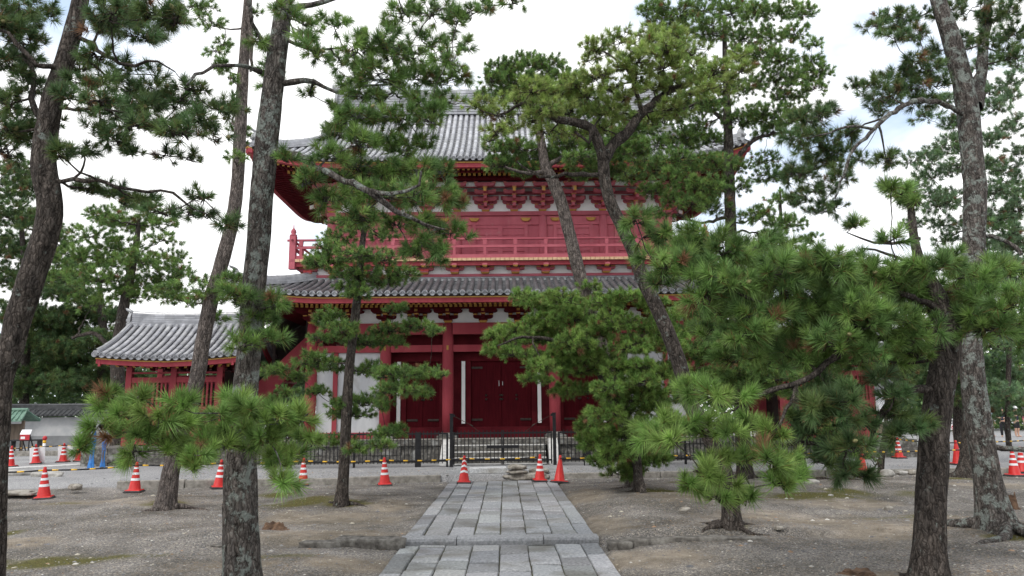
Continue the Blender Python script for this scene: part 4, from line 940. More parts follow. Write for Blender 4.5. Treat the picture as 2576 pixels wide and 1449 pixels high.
# white walled storehouse far right
p = at(2200, 1040, 50); t = thing('storehouse', (p[0], p[1], .15), 'white walled storehouse with grey roof far off behind the right pines', 'building')
zt = float(at(2200, 985, 50)[2]) - .15; b = MB(); b.box(-1.1, 1.2, 0, 4, .8, zt); obj('wall', b, 'white', t); b = MB(); b.box(-1.13, 1.23, -.05, 4.05, 0, .8); obj('plinth', b, 'wood', t)
b = MB()
for s in (0, 1): b.hexa([(-1.6, -.6 + 5.2 * s, zt - .02), (1.7, -.6 + 5.2 * s, zt - .02), (1.7, 2, zt + 1.2), (-1.6, 2, zt + 1.2), (-1.6, -.6 + 5.2 * s, zt + .12), (1.7, -.6 + 5.2 * s, zt + .12), (1.7, 2, zt + 1.34), (-1.6, 2, zt + 1.34)])
obj('roof', b, 'tile_dk', t)

# ------------------------------------------------------------------ iron fence and its gate
FY = 23.5; FZ = .15
def railing_panel(mb, x0, x1, zr0=.33, zr1=1.165, top=1.25, sp=.117):
    mb.box(x0, x1, -.02, .02, zr1 - FZ - .026, zr1 - FZ + .026); mb.box(x0, x1, -.02, .02, zr0 - FZ - .026, zr0 - FZ + .026)
    n = int(round((x1 - x0) / sp))
    for k in range(1, n): x = x0 + (x1 - x0) * k / n; mb.box(x - .0125, x + .0125, -.012, .012, zr0 - FZ - .07, top - FZ)
def fence_run(x0, x1, posts, label):
    t = thing('metal_fence', (x0, FY, FZ), label, 'fence', 'black iron fence before the gate'); b = MB(); ps = [x0] + posts + [x1]
    for a, c in zip(ps[:-1], ps[1:]): railing_panel(b, a + .03 - x0, c - .03 - x0)
    obj('railing', b, 'iron', t)
    for x in ps: b = MB(); b.box(x - x0 - .03, x - x0 + .03, -.03, .03, -.1, 1.03); b.box(x - x0 - .014, x - x0 + .014, .1, .13, -.1, .6); obj('post', b, 'iron', t)
    return t
fl = fence_run(-8.6, -1.83, [-6.7, -4.72], 'black iron railing fence running left of the fence gate'); b = MB(); b.box(5.78, 5.95, -.08, .08, -.1, 1.06); obj('corner_post', b, 'iron', fl)
fr_ = fence_run(1.66, 10.4, [3.6, 5.6, 7.6, 9.9], 'black iron railing fence running right of the fence gate'); b = MB(); b.box(.75, .97, -.09, .09, .16, 1.06); b.box(.92, .97, -.05, .05, -.1, .2); b.box(.76, .79, -.05, .05, -.02, .2); obj('control_box', b, 'iron', fr_, bevel=.01)
t = thing('fence_gate', (-.1, FY, FZ), 'black iron double gate with tall posts across the stone steps', 'fence gate')
for x in (-1.6, 1.62): b = MB(); b.box(x - .05, x + .05, -.05, .05, -.1, 1.60); b.box(x - .06, x + .06, -.06, .06, 1.60, 1.63); b.box(*sorted((x, x - math.copysign(.11, x))), -.03, .03, 1.52, 1.60); obj('gate_post', b, 'iron', t)
for s in (-1, 1):
    b = MB(); x0, x1 = sorted((s * .03, s * 1.53)); railing_panel(b, x0, x1); b.box(*sorted((s * .006, s * .045)), -.025, .025, .06, 1.10); b.box(*sorted((s * 1.5, s * 1.54)), -.025, .025, .06, 1.06); leaf = obj('gate_leaf', b, 'iron', t)
    w_ = MB(); w_.tube([(s * 1.5, 0, 1.54), (s * 1.0, 0, 1.27), (s * .72, 0, 1.05)], .008, 5); w_.tube([(s * 1.01, 0, 1.28), (s * .93, 0, 1.23)], .018, 6); obj('stay_wire', w_, 'bronze', leaf)
b = MB(); b.box(-.5, .5, -.07, -.028, .55, .645); b.box(-.02, .02, -.05, -.026, .40, .55); obj('lock_bar', b, 'iron', t)

# ------------------------------------------------------------------ traffic cones and striped bars
def cone_protos():
    out = {}
    for kind in ('banded', 'plain', 'chevron'):
        t = thing('traffic_cone', (0, 0, 0), 'x', 'traffic cone', 'traffic cones round the gate'); b = MB(); b.smooth = True
        b.lathe([(.150, .04), (.138, .06), (.034, .655), (.030, .69), (.022, .70)], (0, 0, 0), 24); obj('cone_body', b, 'cone', t)
        b = MB(); b.box(-.19, .19, -.19, .19, .0, .018, 1); b.hexa([(-.185, -.185, .018), (.185, -.185, .018), (.185, .185, .018), (-.185, .185, .018), (-.165, -.165, .045), (.165, -.165, .045), (.165, .165, .045), (-.165, .165, .045)], 0)
        obj('cone_base', b, ['rubber', 'rubber'] if kind != 'x' else [], t)
        rim = MB(); rim.hexa([(-.168, -.168, .0452), (.168, -.168, .0452), (.168, .168, .0452), (-.168, .168, .0452), (-.15, -.15, .062), (.15, -.15, .062), (.15, .15, .062), (-.15, .15, .062)]); obj('cone_rim', rim, 'cone', t)
        if kind != 'plain':
            for zc, h in ((.30, .055), (.435, .05), (.56, .035)):
                b = MB(); b.smooth = True; vs = []; n = 32
                for e in (-.5, .5):
                    for q in range(n):
                        a = 6.2832 * q / n; z = zc + e * h
                        if kind == 'chevron': z += .05 * abs(((q * 2 / n + .5) % 1) * 2 - 1) - .03
                        r = .138 + (.034 - .138) * (z - .06) / .595 + .003; vs.append((r * math.cos(a), r * math.sin(a), z))
                b.add(vs, [(q, (q + 1) % n, n + (q + 1) % n, n + q) for q in range(n)]); obj('reflective_band', b, 'band', t)
        out[kind] = t
    return out
CP = cone_protos(); used = set(); CONE = {}
def cone(key, u, v, kind, label, z=0.0, tilt=(0, 0), rz=0):
    p = gd(u, v, z)
    zz = gz(p[0], p[1]) if not (abs(p[0] - PX) < PH and p[1] < 20.2) else 0.0
    q = gd(u, v, zz); o = CP[kind]
    if kind in used: o = dup(o, (q[0], q[1], zz), rz, label)
    else: used.add(kind); o.location = (float(q[0]), float(q[1]), zz); o['label'] = label
    o.rotation_euler = (R_(tilt[0]), R_(tilt[1]), rz)
    CONE[key] = Vector((q[0], q[1], zz)) + Matrix.Rotation(R_(tilt[1]), 3, 'Y') @ Vector((0, 0, .625))
cone(0, -95, 1262, 'banded', 'banded red cone hidden behind the leftmost thick pine trunk', 0)
cone(1, 110, 1255, 'banded', 'red cone with white bands standing by the bare earth slope left of the kerb', 0, (2, -2), .3)
cone(2, 338, 1238, 'banded', 'red banded cone before the kerb left of the short leaning trunk', 0, (0, 1), .1)
cone(3, 550, 1229, 'banded', 'red banded cone half covered by the thick foreground trunk', 0, (0, 3), .5)
cone(4, 762, 1222, 'banded', 'red cone mostly covered by the low bright boughs, only its foot showing', 0)
cone(5, 968, 1221, 'banded', 'red cone with slanting white bands right of the slim layered pine', 0, (3, -2), .2)
cone(6, 1167, 1216, 'chevron', 'red cone with white chevron bands at the left corner of the paved path', 0, (0, 1), .05)
cone(7, 1358, 1211, 'banded', 'red banded cone in front of the stacked rough stones', 0, (1, 1), .15)
cone(8, 1407, 1215, 'plain', 'plain red cone without bands leaning right of the paved path', 0, (-3, 6), .5)
cone(9, 1588, 1206, 'plain', 'red cone nearly swallowed by the bushy young pine right of the path', .15)
cone(10, 1790, 1203, 'plain', 'red cone glimpsed under the low star shaped needle tufts', .1)
cone(11, 2170, 1199, 'plain', 'plain red cone left of the thin bare sapling trunk', .1, (0, 2))
cone(12, 2345, 1190, 'plain', 'red cone behind the big dark trunk on the right', .1)
cone(13, 2505, 1181, 'plain', 'plain red cone just right of the lichened double trunk', .15, (0, 1))
cone(14, 2553, 1198, 'banded', 'nearer of two banded red cones at the right edge', .05, (0, 0), .2)
cone(15, 2572, 1190, 'banded', 'further of two banded red cones at the right edge', .15, (0, 2), .6)
cone(16, 2262, 1153, 'banded', 'far red cone on the gravel road behind the thin sapling', .15)
cone(17, 2410, 1169, 'plain', 'plain red cone between the two big right trunks', .15)
cone(18, 25, 1175, 'banded', 'red banded cone beside the leftmost trunk on the back road', .15)
cone(19, 90, 1167, 'banded', 'leaning red banded cone before a white sheet and red capped pole', .15, (0, -4), .4)
cone(20, 158, 1163, 'banded', 'upright red banded cone before a white sheet on the back road', .15)
cone(21, 197, 1161, 'plain', 'plain red cone next to the tall blue tarpaulin', .15)
cone(22, 2262 + 420, 1150, 'banded', 'red cone beyond the right edge of the road', .15)
def cone_bar(a, b, label):
    A_ = CONE[a]; B_ = CONE[b]; d = B_ - A_; mid = (A_ + B_) / 2; o = MB(); n = max(5, int(round(d.length / .13))); n += (n + 1) % 2; o.smooth = True
    for k in range(n):
        p = A_ + d * (k / n) - mid; q = A_ + d * ((k + 1) / n) - mid; sag = lambda f: -.03 * 4 * f * (1 - f)
        p.z += sag(k / n); q.z += sag((k + 1) / n); o.tube([p, q], .017 if k % 3 else .0185, 8, 1 if k % 3 == 1 else 0)
    for e in (A_, B_): c = e - mid; o.tube([c + Vector((.04 * math.cos(x), .04 * math.sin(x), 0)) for x in [6.2832 * i / 12 for i in range(13)]], .010, 5, 0)
    t = obj('cone_bar', o, ['rubber', 'yellow'], None, mid); tag(t, label, 'barrier bar', 'striped bars between the cones')
for a, b, l in ((0, 1, 'striped bar entering at the left edge to the first front cone'), (1, 2, 'striped bar along the left kerb between two banded cones'), (2, 3, 'striped bar passing behind the short leaning trunk'), (3, 4, 'striped bar behind the thick foreground trunk'),
                (4, 5, 'striped bar passing the slim layered pine trunk'), (5, 6, 'striped bar between slant banded cone and chevron cone'), (6, 7, 'striped bar spanning the paved path before the iron gate'), (8, 9, 'striped bar from the leaning plain cone into the bushy pine'),
                (9, 10, 'striped bar behind the bushy young pine'), (10, 11, 'striped bar behind the low star shaped tufts'), (11, 12, 'striped bar behind the thin bare sapling'), (12, 13, 'striped bar between the two big right trunks'), (13, 15, 'striped bar at the right edge'),
                (16, 17, 'far striped bar on the gravel road at right'), (17, 22, 'far striped bar running out of the right edge'), (18, 19, 'striped bar on the back road beside the leftmost trunk'), (19, 20, 'striped bar on the back road between cones with white sheets'), (20, 21, 'striped bar reaching the blue tarpaulin')): cone_bar(a, b, l)
for k, lab in ((19, 'white plastic sheet behind the leaning cone with red capped pole'), (20, 'white plastic sheet behind the upright cone on the back road')):
    c = CONE[k]; b = MB(); b.hexa([(-.28, .16, 0), (.24, .2, 0), (.24, .215, 0), (-.28, .175, 0), (-.26, .05, .58), (.27, .07, .60), (.27, .085, .60), (-.26, .065, .58)]); tag(obj('plastic_sheet', b, 'white', None, (c.x, c.y, .15)), lab, 'sheet', 'white sheets behind the cones')
c = CONE[19]; t = thing('marker_pole', (c.x + .1, c.y + .3, .15), 'white marker pole with yellow band and red cap behind the leaning cone', 'pole'); b = MB(); b.smooth = True; b.lathe([(.05, 0), (.05, .82)], n=12); obj('shaft', b, 'white', t)
b = MB(); b.smooth = True; b.lathe([(.055, .72), (.055, .82)], n=12); obj('yellow_band', b, 'yellow', t); b = MB(); b.smooth = True; b.lathe([(.04, .82), (.075, .86), (.075, .93), (.03, .98)], n=12); obj('red_cap', b, 'signred', t)

# ------------------------------------------------------------------ stones
MT['kerb_lt'] = mat('pale_rock', [(.24, .23, .21), (.42, .405, .38)], .9, 8, 6, bump=.4, bscale=20)
def stone_thing(name, c, r, seed, label, cat, m='rock', group=None, rz=0, sub=3, rough=.22, sq=.72):
    b = MB(); b.smooth = True; b.rock((0, 0, 0), r, seed, 0, sub, rough, sq); o = obj(name, b, m, None, tuple(map(float, c)), rz); tag(o, label, cat, group); return o
def slab(c, s, label, seed, rz=0):
    rr = random.Random(seed); b = MB(); q_ = 1.35 + .55 * (seed == 2); b.tint = (q_, q_, q_); x, y, z = s; j = lambda: rr.uniform(-.012, .012)
    b.hexa([(-x + j(), -y + j(), 0), (x + j(), -y + j(), 0), (x + j(), y + j(), 0), (-x + j(), y + j(), 0), (-x + j(), -y + j(), z + j()), (x + j(), -y + j(), z + j()), (x + j(), y + j(), z + j()), (-x + j(), y + j(), z + j())])
    o = obj('granite_slab', b, 'granite', None, tuple(map(float, c)), rz, bevel=.012); tag(o, label, 'slab', 'granite slabs at the end of the path'); return o
p = gd(1226, 1206, 0)
slab((p[0], p[1] + .28, -.01), (.52, .28, .13), 'lower of two stacked granite slabs where the path ends', 1, .02); slab((p[0] + .01, p[1] + .36, .152), (.515, .26, .14), 'upper of two stacked granite slabs where the path ends', 2, .035)
q = gd(1326, 1207, 0)
stone_thing('rough_stone', (q[0] + .02, q[1] + .2, .07), (.60, .2, .10), 3, 'long brown rough stone lying at the bottom of the stone pile', 'stone', group='rough stones at the end of the path')
q = gd(1300, 1192, .16); stone_thing('rough_stone', (q[0], q[1] + .15, .20), (.27, .18, .06), 5, 'flat grey stone in the middle of the left stack', 'stone', group='rough stones at the end of the path')
stone_thing('rough_stone', (q[0], q[1] + .16, .32), (.26, .17, .075), 6, 'rounded pale stone on top of the left stack', 'stone', group='rough stones at the end of the path')
q = gd(1352, 1190, .16); stone_thing('rough_stone', (q[0] + .05, q[1] + .16, .215), (.26, .16, .075), 7, 'grey stone on the brown one behind the banded cone', 'stone', group='rough stones at the end of the path')
pv = MB(); rr = random.Random(8); pv.tint = (1.1, 1.1, 1.12)                  # paving between the slabs and the fence gate
for j in range(6):
    x = -1.75 + rr.random() * .3
    while x < 1.5:
        ln = rr.uniform(.4, .8); k = rr.uniform(.95, 1.25); pv.tint = (k, k, k); y = 20.85 + j * .42; pv.box(x + .008, x + ln - .008, y + .008, y + .412, .02, .175 + rr.uniform(-.006, .006)); x += ln
structure(obj('paving', pv, 'granite', bevel=.01))
for (u, v, r, s, lab) in ((800, 1381, (.30, .13, .09), 11, 'flat dark edging stone at the left end of the edging row'), (880, 1377, (.28, .15, .12), 12, 'rounded edging stone in the middle of the left edging row'), (955, 1377, (.34, .15, .12), 13, 'long edging stone touching the left end of the path step'),
                          (560, 1388, (.2, .1, .05), 14, 'low edging stone just beside the thick foreground trunk'), (1560, 1378, (.17, .12, .07), 15, 'small dark edging stone touching the right end of the path step'), (1640, 1373, (.42, .14, .08), 16, 'long dark edging stone right of the path'), (1760, 1372, (.45, .14, .075), 17, 'second long dark edging stone right of the path'), (1870, 1371, (.36, .13, .06), 18, 'low edging stone at the right end of the edging row')):
    p = gd(u, v, -.06); stone_thing('edging_stone', (p[0], p[1] + .1, max(-.05, gz(p[0], p[1] + .25) - .03)), r, s, lab, 'stone', 'edge_stone', 'edging stones along the step', 0, 3, .13, .38)
for (u, v, r, s, lab) in ((2042, 1216, (.16, .1, .07), 21, 'white broken rock at the foot of the hidden middle trunk'), (2232, 1194, (.16, .12, .09), 22, 'pale rock right of the thin sapling'), (2268, 1192, (.14, .1, .06), 23, 'flat pale rock between sapling and dark trunk'), (2292, 1190, (.12, .1, .06), 24, 'small pale rock near the big dark trunk'),
                          (40, 1243, (.45, .3, .06), 25, 'broad pale broken stone at the left edge of the earth slope'), (190, 1228, (.16, .12, .07), 26, 'brown clod of stone at the end of the left kerb'), (30, 1196, (.5, .25, .12), 27, 'pale broken kerb stone beside the leftmost trunk'), (120, 1198, (.4, .2, .09), 28, 'pale broken kerb stone above the first front cone'),
                          (2090, 1248, (.05, .04, .03), 29, 'small white pebble stone on the moss right'), (2235, 1282, (.08, .06, .05), 30, 'small grey rock lying before the big dark trunk'), (1960, 1330, (.06, .05, .03), 31, 'pale little stone right of the low star shaped tufts'), (1722, 1284, (.09, .05, .04), 32, 'small pale stone left of the low star shaped tufts')):
    p = gd(u, v, 0); z = gz(p[0], p[1]); p = gd(u, v, z); stone_thing('rock', (p[0], p[1], z + r[2] * .35), r, s, lab, 'rock', 'rock' if s not in (21, 22, 23, 27, 28, 29) else 'kerb_lt', 'loose rocks on the ground')
for (u, v, h, r, s, lab) in ((692, 1330, .08, .13, 41, 'rotten brown stump in the earth right of the foreground trunk'), (2540, 1278, .22, .09, 42, 'small broken brown stump beside the lichened double trunk'), (2165, 1445, .04, .14, 43, 'flat rotten stump at the bottom edge on the right')):
    p = gd(u, v, 0); z = gz(p[0], p[1]); p = gd(u, v, z); b = MB(); rr = random.Random(s); n = 22; vs = []
    for k, (rq, zq) in enumerate(((1.7, -.08), (1.25, .12), (1.0, .55), (.9, 1.0), (.55, .75), (.2, .5))):
        for q in range(n): a = 6.2832 * q / n; e = 1 + .25 * math.sin(3 * a + s) + .18 * rr.random(); vs.append((r * rq * e * math.cos(a), r * rq * e * math.sin(a), h * zq * (1 + (.7 * rr.random() - .3 if k in (2, 3) else 0))))
    b.add(vs, [(k * n + q, k * n + (q + 1) % n, (k + 1) * n + (q + 1) % n, (k + 1) * n + q) for k in range(5) for q in range(n)] + [[5 * n + q for q in range(n)]]); tag(obj('tree_stump', b, 'stump', None, (float(p[0]), float(p[1]), z)), lab, 'stump')
# white notice on a stake with a red ring mark
p = at(2400, 1100, 37); t = thing('notice_sign', (p[0], p[1], .15), 'white notice on a stake with black strokes and red ring between the right trunks', 'sign')
z1 = float(at(2400, 1053, 37)[2]) - .15; z0 = float(at(2400, 1081, 37)[2]) - .15; b = MB(); b.box(-.2, .2, -.02, 0, z0, z1); bd = obj('board', b, 'white', t); b = MB(); b.box(-.025, .025, .001, .04, 0, z1 - .05); obj('stake', b, 'wood', t)
b = MB(); zc = z0 + .11; b.tube([(.08 * math.cos(x), -.024, zc + .08 * math.sin(x)) for x in [6.2832 * i / 16 for i in range(17)]], .018, 6); b.bar((-.05, -.024, zc + .05), (.05, -.024, zc - .05), .02, .03); obj('prohibition_mark', b, 'signred', bd)
b = MB(); zc = z0 + .36
for a_ in (((-.07, .10), (.07, .10)), ((-.07, .05), (.06, .05)), ((.06, .05), (-.02, -.02)), ((-.07, -.06), (.07, -.08)), ((-.07, -.06), (-.07, .0))): b.bar((a_[0][0], -.024, zc + a_[0][1]), (a_[1][0], -.024, zc + a_[1][1]), .012, .028)
obj('lettering', b, 'ink', bd)

# ------------------------------------------------------------------ visitors far right
MT['skin'] = mat('skin', [(.45, .27, .19), (.52, .32, .23)], .6, 5); MT['hair'] = mat('black_hair', [(.015, .012, .011), (.03, .025, .022)], .6, 9)
for n_, c_ in (('greyblue', (.22, .30, .38)), ('navy', (.02, .025, .05)), ('pink', (.55, .1, .2)), ('khaki', (.28, .23, .16)), ('blk', (.015, .015, .018)), ('wht', (.75, .75, .75))): MT['c_' + n_] = mat('cloth_' + n_, [tuple(x * .85 for x in c_), tuple(min(1, x * 1.1) for x in c_)], .85, 8)
def skin_mesh(name, chains, parent, m, root=0):
    """chains: list of [(x,y,z,r), ...] that share their joints; grown with the skin modifier"""
    vs = []; es = []; rad = []; idx = {}
    def vi(p):
        k = tuple(round(q, 4) for q in p[:3])
        if k not in idx: idx[k] = len(vs); vs.append(p[:3]); rad.append(p[3])
        return idx[k]
    for ch in chains:
        for a, b in zip(ch[:-1], ch[1:]): es.append((vi(a), vi(b)))
    me = bpy.data.meshes.new(name); me.from_pydata(vs, es, []); me.materials.append(MT[m]); o = link(name, me, parent); sk_ = o.modifiers.new('skin', 'SKIN'); sk_.use_smooth_shade = True
    for i, d in enumerate(me.skin_vertices[0].data): d.radius = (rad[i], rad[i]); d.use_root = (i == 0)
    s2 = o.modifiers.new('sub', 'SUBSURF'); s2.levels = 1; s2.render_levels = 2; return o
def person(u, Y, rz, top, bottom, label, arms='down', shorts=False, hat=None, h=1.64):
    p = at(u, 1100, Y); t = thing('person', (p[0], p[1], .15), label, 'person', 'visitors far off on the right', rz); s = h / 1.7
    S = lambda *a: tuple(x * s for x in a)
    pel = S(0, 0, .92, .13); wst = S(0, .01, 1.08, .12); ch = S(0, 0, 1.28, .15); nk = S(0, .01, 1.45, .055); hd0 = S(0, -.01, 1.52, .075); hd = S(0, -.01, 1.60, .095); hd2 = S(0, 0, 1.67, .07)
    C = [[pel, wst, ch, nk, hd0, hd, hd2], [hd0, S(0, -.105, 1.57, .018)]]; SH = [[pel[:3] + (.145 * s,), wst[:3] + (.135 * s,), ch[:3] + (.165 * s,), S(0, .01, 1.43, .07)]]; TR = [[S(0, 0, 1.0, .14), pel[:3] + (.15 * s,)]]
    for q in (-1, 1):
        sh = S(q * .19, 0, 1.39, .06)
        if arms == 'down': el = S(q * .25, .04, 1.12, .045); wr = S(q * .25, -.08, .88, .032)
        elif arms == 'up': el = S(q * .24, -.14, 1.17, .045); wr = S(q * .08, -.28, 1.36, .032)
        else: el = S(q * .24, .02, 1.13, .045); wr = S(q * .10, -.26, 1.12, .032)
        C.append([ch, sh, el, wr]); SH.append([ch[:3] + (.165 * s,), sh[:3] + (.075 * s,), tuple(np.array(sh[:3]) * .35 + np.array(el[:3]) * .65) + (.062 * s,)])
        d = np.array(wr[:3]) - np.array(el[:3]); d /= np.linalg.norm(d); pm_ = tuple(np.array(wr[:3]) + d * .06 * s) + (.034 * s,); C.append([wr, pm_]); sd_ = np.cross(d, (0, 1, .3)); sd_ /= np.linalg.norm(sd_)
        for k in range(4):
            a = np.array(pm_[:3]) + sd_ * (k - 1.5) * .018 * s; C.append([pm_, tuple(a + d * .05 * s) + (.009 * s,), tuple(a + d * (.085 - .008 * abs(k - 1.5)) * s + np.array((0, -.015, 0))) + (.008 * s,)])
        C.append([wr, tuple(np.array(wr[:3]) + d * .04 * s - sd_ * .045 * s) + (.010 * s,)])
        hp = S(q * .09, 0, .86, .095); kn = S(q * .10, -.02, .48, .062); an = S(q * .10, .02, .09, .042); ft = S(q * .11, -.15, .045, .035)
        C.append([pel, hp, kn, S(q * .10, .03, .30, .06), an, ft]); low_ = [kn[:3] + (.085 * s,)] if shorts else [kn[:3] + (.085 * s,), an[:3] + (.065 * s,)]; TR.append([pel[:3] + (.15 * s,), hp[:3] + (.115 * s,)] + low_)
    skin_mesh('body', C, t, 'skin'); skin_mesh('shirt', SH, t, top); skin_mesh('shorts' if shorts else 'trousers', TR, t, bottom)
    b = MB(); b.smooth = True; b.rock(S(0, .02, 1.645), S(.105, .115, .09), 3, 0, 2, .05); obj('hair', b, 'hair', t)
    if hat: b = MB(); b.smooth = True; b.lathe([(.2 * s, 1.66 * s), (.13 * s, 1.69 * s), (.11 * s, 1.77 * s), (.03 * s, 1.80 * s)], n=18); obj('sun_hat', b, hat, t)
person(2496, 43, .5, 'c_greyblue', 'c_khaki', 'person in grey blue shirt standing left of the small group at the far right')
person(2527, 42, -.6, 'c_navy', 'c_blk', 'person in navy top with forearms held forward among the far visitors', 'fwd')
person(2561, 42, .3, 'c_navy', 'c_blk', 'person in white hat and dark shorts with bare legs at the far right', 'up', True, 'c_wht')
person(2584, 43, 1.2, 'c_pink', 'c_khaki', 'person in pink top partly cut by the right picture edge', 'fwd')
# ------------------------------------------------------------------ pines
def resample(P, R, step):
    P = np.asarray(P, float); R = np.asarray(R, float)
    Q = np.concatenate([[2 * P[0] - P[1]], P, [2 * P[-1] - P[-2]]]); out = []; ro = []
    for i in range(len(P) - 1):
        n = max(1, int(np.linalg.norm(P[i + 1] - P[i]) / step)); t = (np.arange(n) / n)[:, None]; a, b, c, d = Q[i], Q[i + 1], Q[i + 2], Q[i + 3]
        out.append(.5 * (2 * b + (c - a) * t + (2 * a - 5 * b + 4 * c - d) * t * t + (3 * b - a - 3 * c + d) * t ** 3)); ro.append(R[i] + (R[i + 1] - R[i]) * t[:, 0])
    return np.concatenate(out + [P[-1:]]), np.concatenate(ro + [R[-1:]])
class TubeSet:
    def __init__(s): s.V = []; s.F = []; s.n = 0
    def add(s, P, R, n, disp=None):
        P = np.asarray(P, float); k = len(P); T = np.gradient(P, axis=0); T /= np.linalg.norm(T, axis=1)[:, None] + 1e-9
        ref = np.array([1., 0, 0]) if abs(T[0][0]) < .8 else np.array([0, 1., 0]); U = np.zeros_like(P)
        for i in range(k):
            ref = ref - T[i] * ref.dot(T[i]); ref /= np.linalg.norm(ref); U[i] = ref
        B = np.cross(T, U); a = np.arange(n) * 2 * np.pi / n; R = np.asarray(R, float)[:, None] * np.ones((1, n))
        if disp is not None: R = R * disp(P, a)
        V = P[:, None] + U[:, None] * (R * np.cos(a))[..., None] + B[:, None] * (R * np.sin(a))[..., None]
        i, j = np.meshgrid(np.arange(k - 1), np.arange(n), indexing='ij'); q0 = i * n + j; q1 = i * n + (j + 1) % n
        s.F.append(np.stack([q0, q1, q1 + n, q0 + n], -1).reshape(-1, 4) + s.n); s.V.append(V.reshape(-1, 3)); s.n += k * n
    def mesh(s, name, m): return fast_mesh(name, np.concatenate(s.V), np.concatenate(s.F), [m], None, True)
PAL = {   # needle colours: linear base colours of whole tufts
 'mid': [(0.180, 0.305, 0.081), (0.143, 0.255, 0.073), (0.215, 0.336, 0.090), (0.120, 0.213, 0.068)],
 'bright': [(.20, .345, .085), (.245, .38, .095), (.175, .30, .078), (.225, .335, .085)],
 'yellow': [(.31, .42, .11), (.27, .38, .10), (.34, .42, .14), (.23, .35, .095)],
 'dark': [(0.095, 0.173, 0.068), (0.120, 0.203, 0.074), (0.084, 0.142, 0.059), (0.132, 0.194, 0.063)],
 'blue': [(0.180, 0.284, 0.159), (0.143, 0.244, 0.126), (0.204, 0.305, 0.171), (0.167, 0.284, 0.115)],
}
TRI_TOTAL = 0
_b = MB(); _b.smooth = True; _b.lathe([(.008, 0), (.019, .012), (.022, .024), (.018, .040), (.004, .058)], n=10); PCONE = _b.mesh('pine_cone', ['cone_pine'])
DENS = 4.4; NNF = 1.25; NWF = 1.6; PADF = np.array([1.2, 1.05, 1.22])       # fullness of the crowns
def needles(rs, pos, ax, Ln, nn, nw, pal, brown=.07):
    """one brush of needles on each shoot: pos, ax (n,3)"""
    n = len(pos); N = n * nn; P = np.repeat(pos, nn, 0); A = np.repeat(ax, nn, 0); t = rs.rand(N) ** .8; sh = np.repeat(rs.uniform(.45, .8, n), nn)
    o = rs.normal(size=(N, 3)); o -= A * (o * A).sum(1)[:, None]; o /= np.linalg.norm(o, axis=1)[:, None]
    al = np.radians(78 - 52 * t + rs.normal(0, 9, N)); Lt = Ln * np.repeat(rs.uniform(.58, 1.18, n), nn)
    d = A * np.cos(al)[:, None] + o * np.sin(al)[:, None]; ln = Lt * rs.uniform(.7, 1.08, N); b0 = P + A * (t * sh * Lt)[:, None]
    tip = b0 + d * ln[:, None]; tip[:, 2] -= .10 * ln * (1 - d[:, 2])
    wv = np.cross(d, rs.normal(size=(N, 3))); wv /= np.linalg.norm(wv, axis=1)[:, None]; wv *= nw * .5
    V = np.stack([b0 - wv, b0 + wv, tip], 1).reshape(-1, 3)
    pal = np.array(pal); c = pal[rs.randint(0, len(pal), n)] * rs.uniform(.7, 1.25, (n, 1)); c[rs.rand(n) < .014] = (.26, .14, .075); c = np.repeat(c, nn, 0) * rs.uniform(.62, 1.42, (N, 1))
    old = (t < .35) & (rs.rand(N) < brown * 2.5); c[old] = np.array([.20, .13, .05]) * rs.uniform(.7, 1.2, (old.sum(), 1))
    c[:, 0] += .02 * (1 - t) * (rs.rand(N) < .3)
    return V, np.concatenate([np.repeat(c, 3, 0), np.ones((N * 3, 1))], 1)
def parse(s): return [tuple(float(q) for q in x.split(',')) for x in s.split(';') if x.strip()]
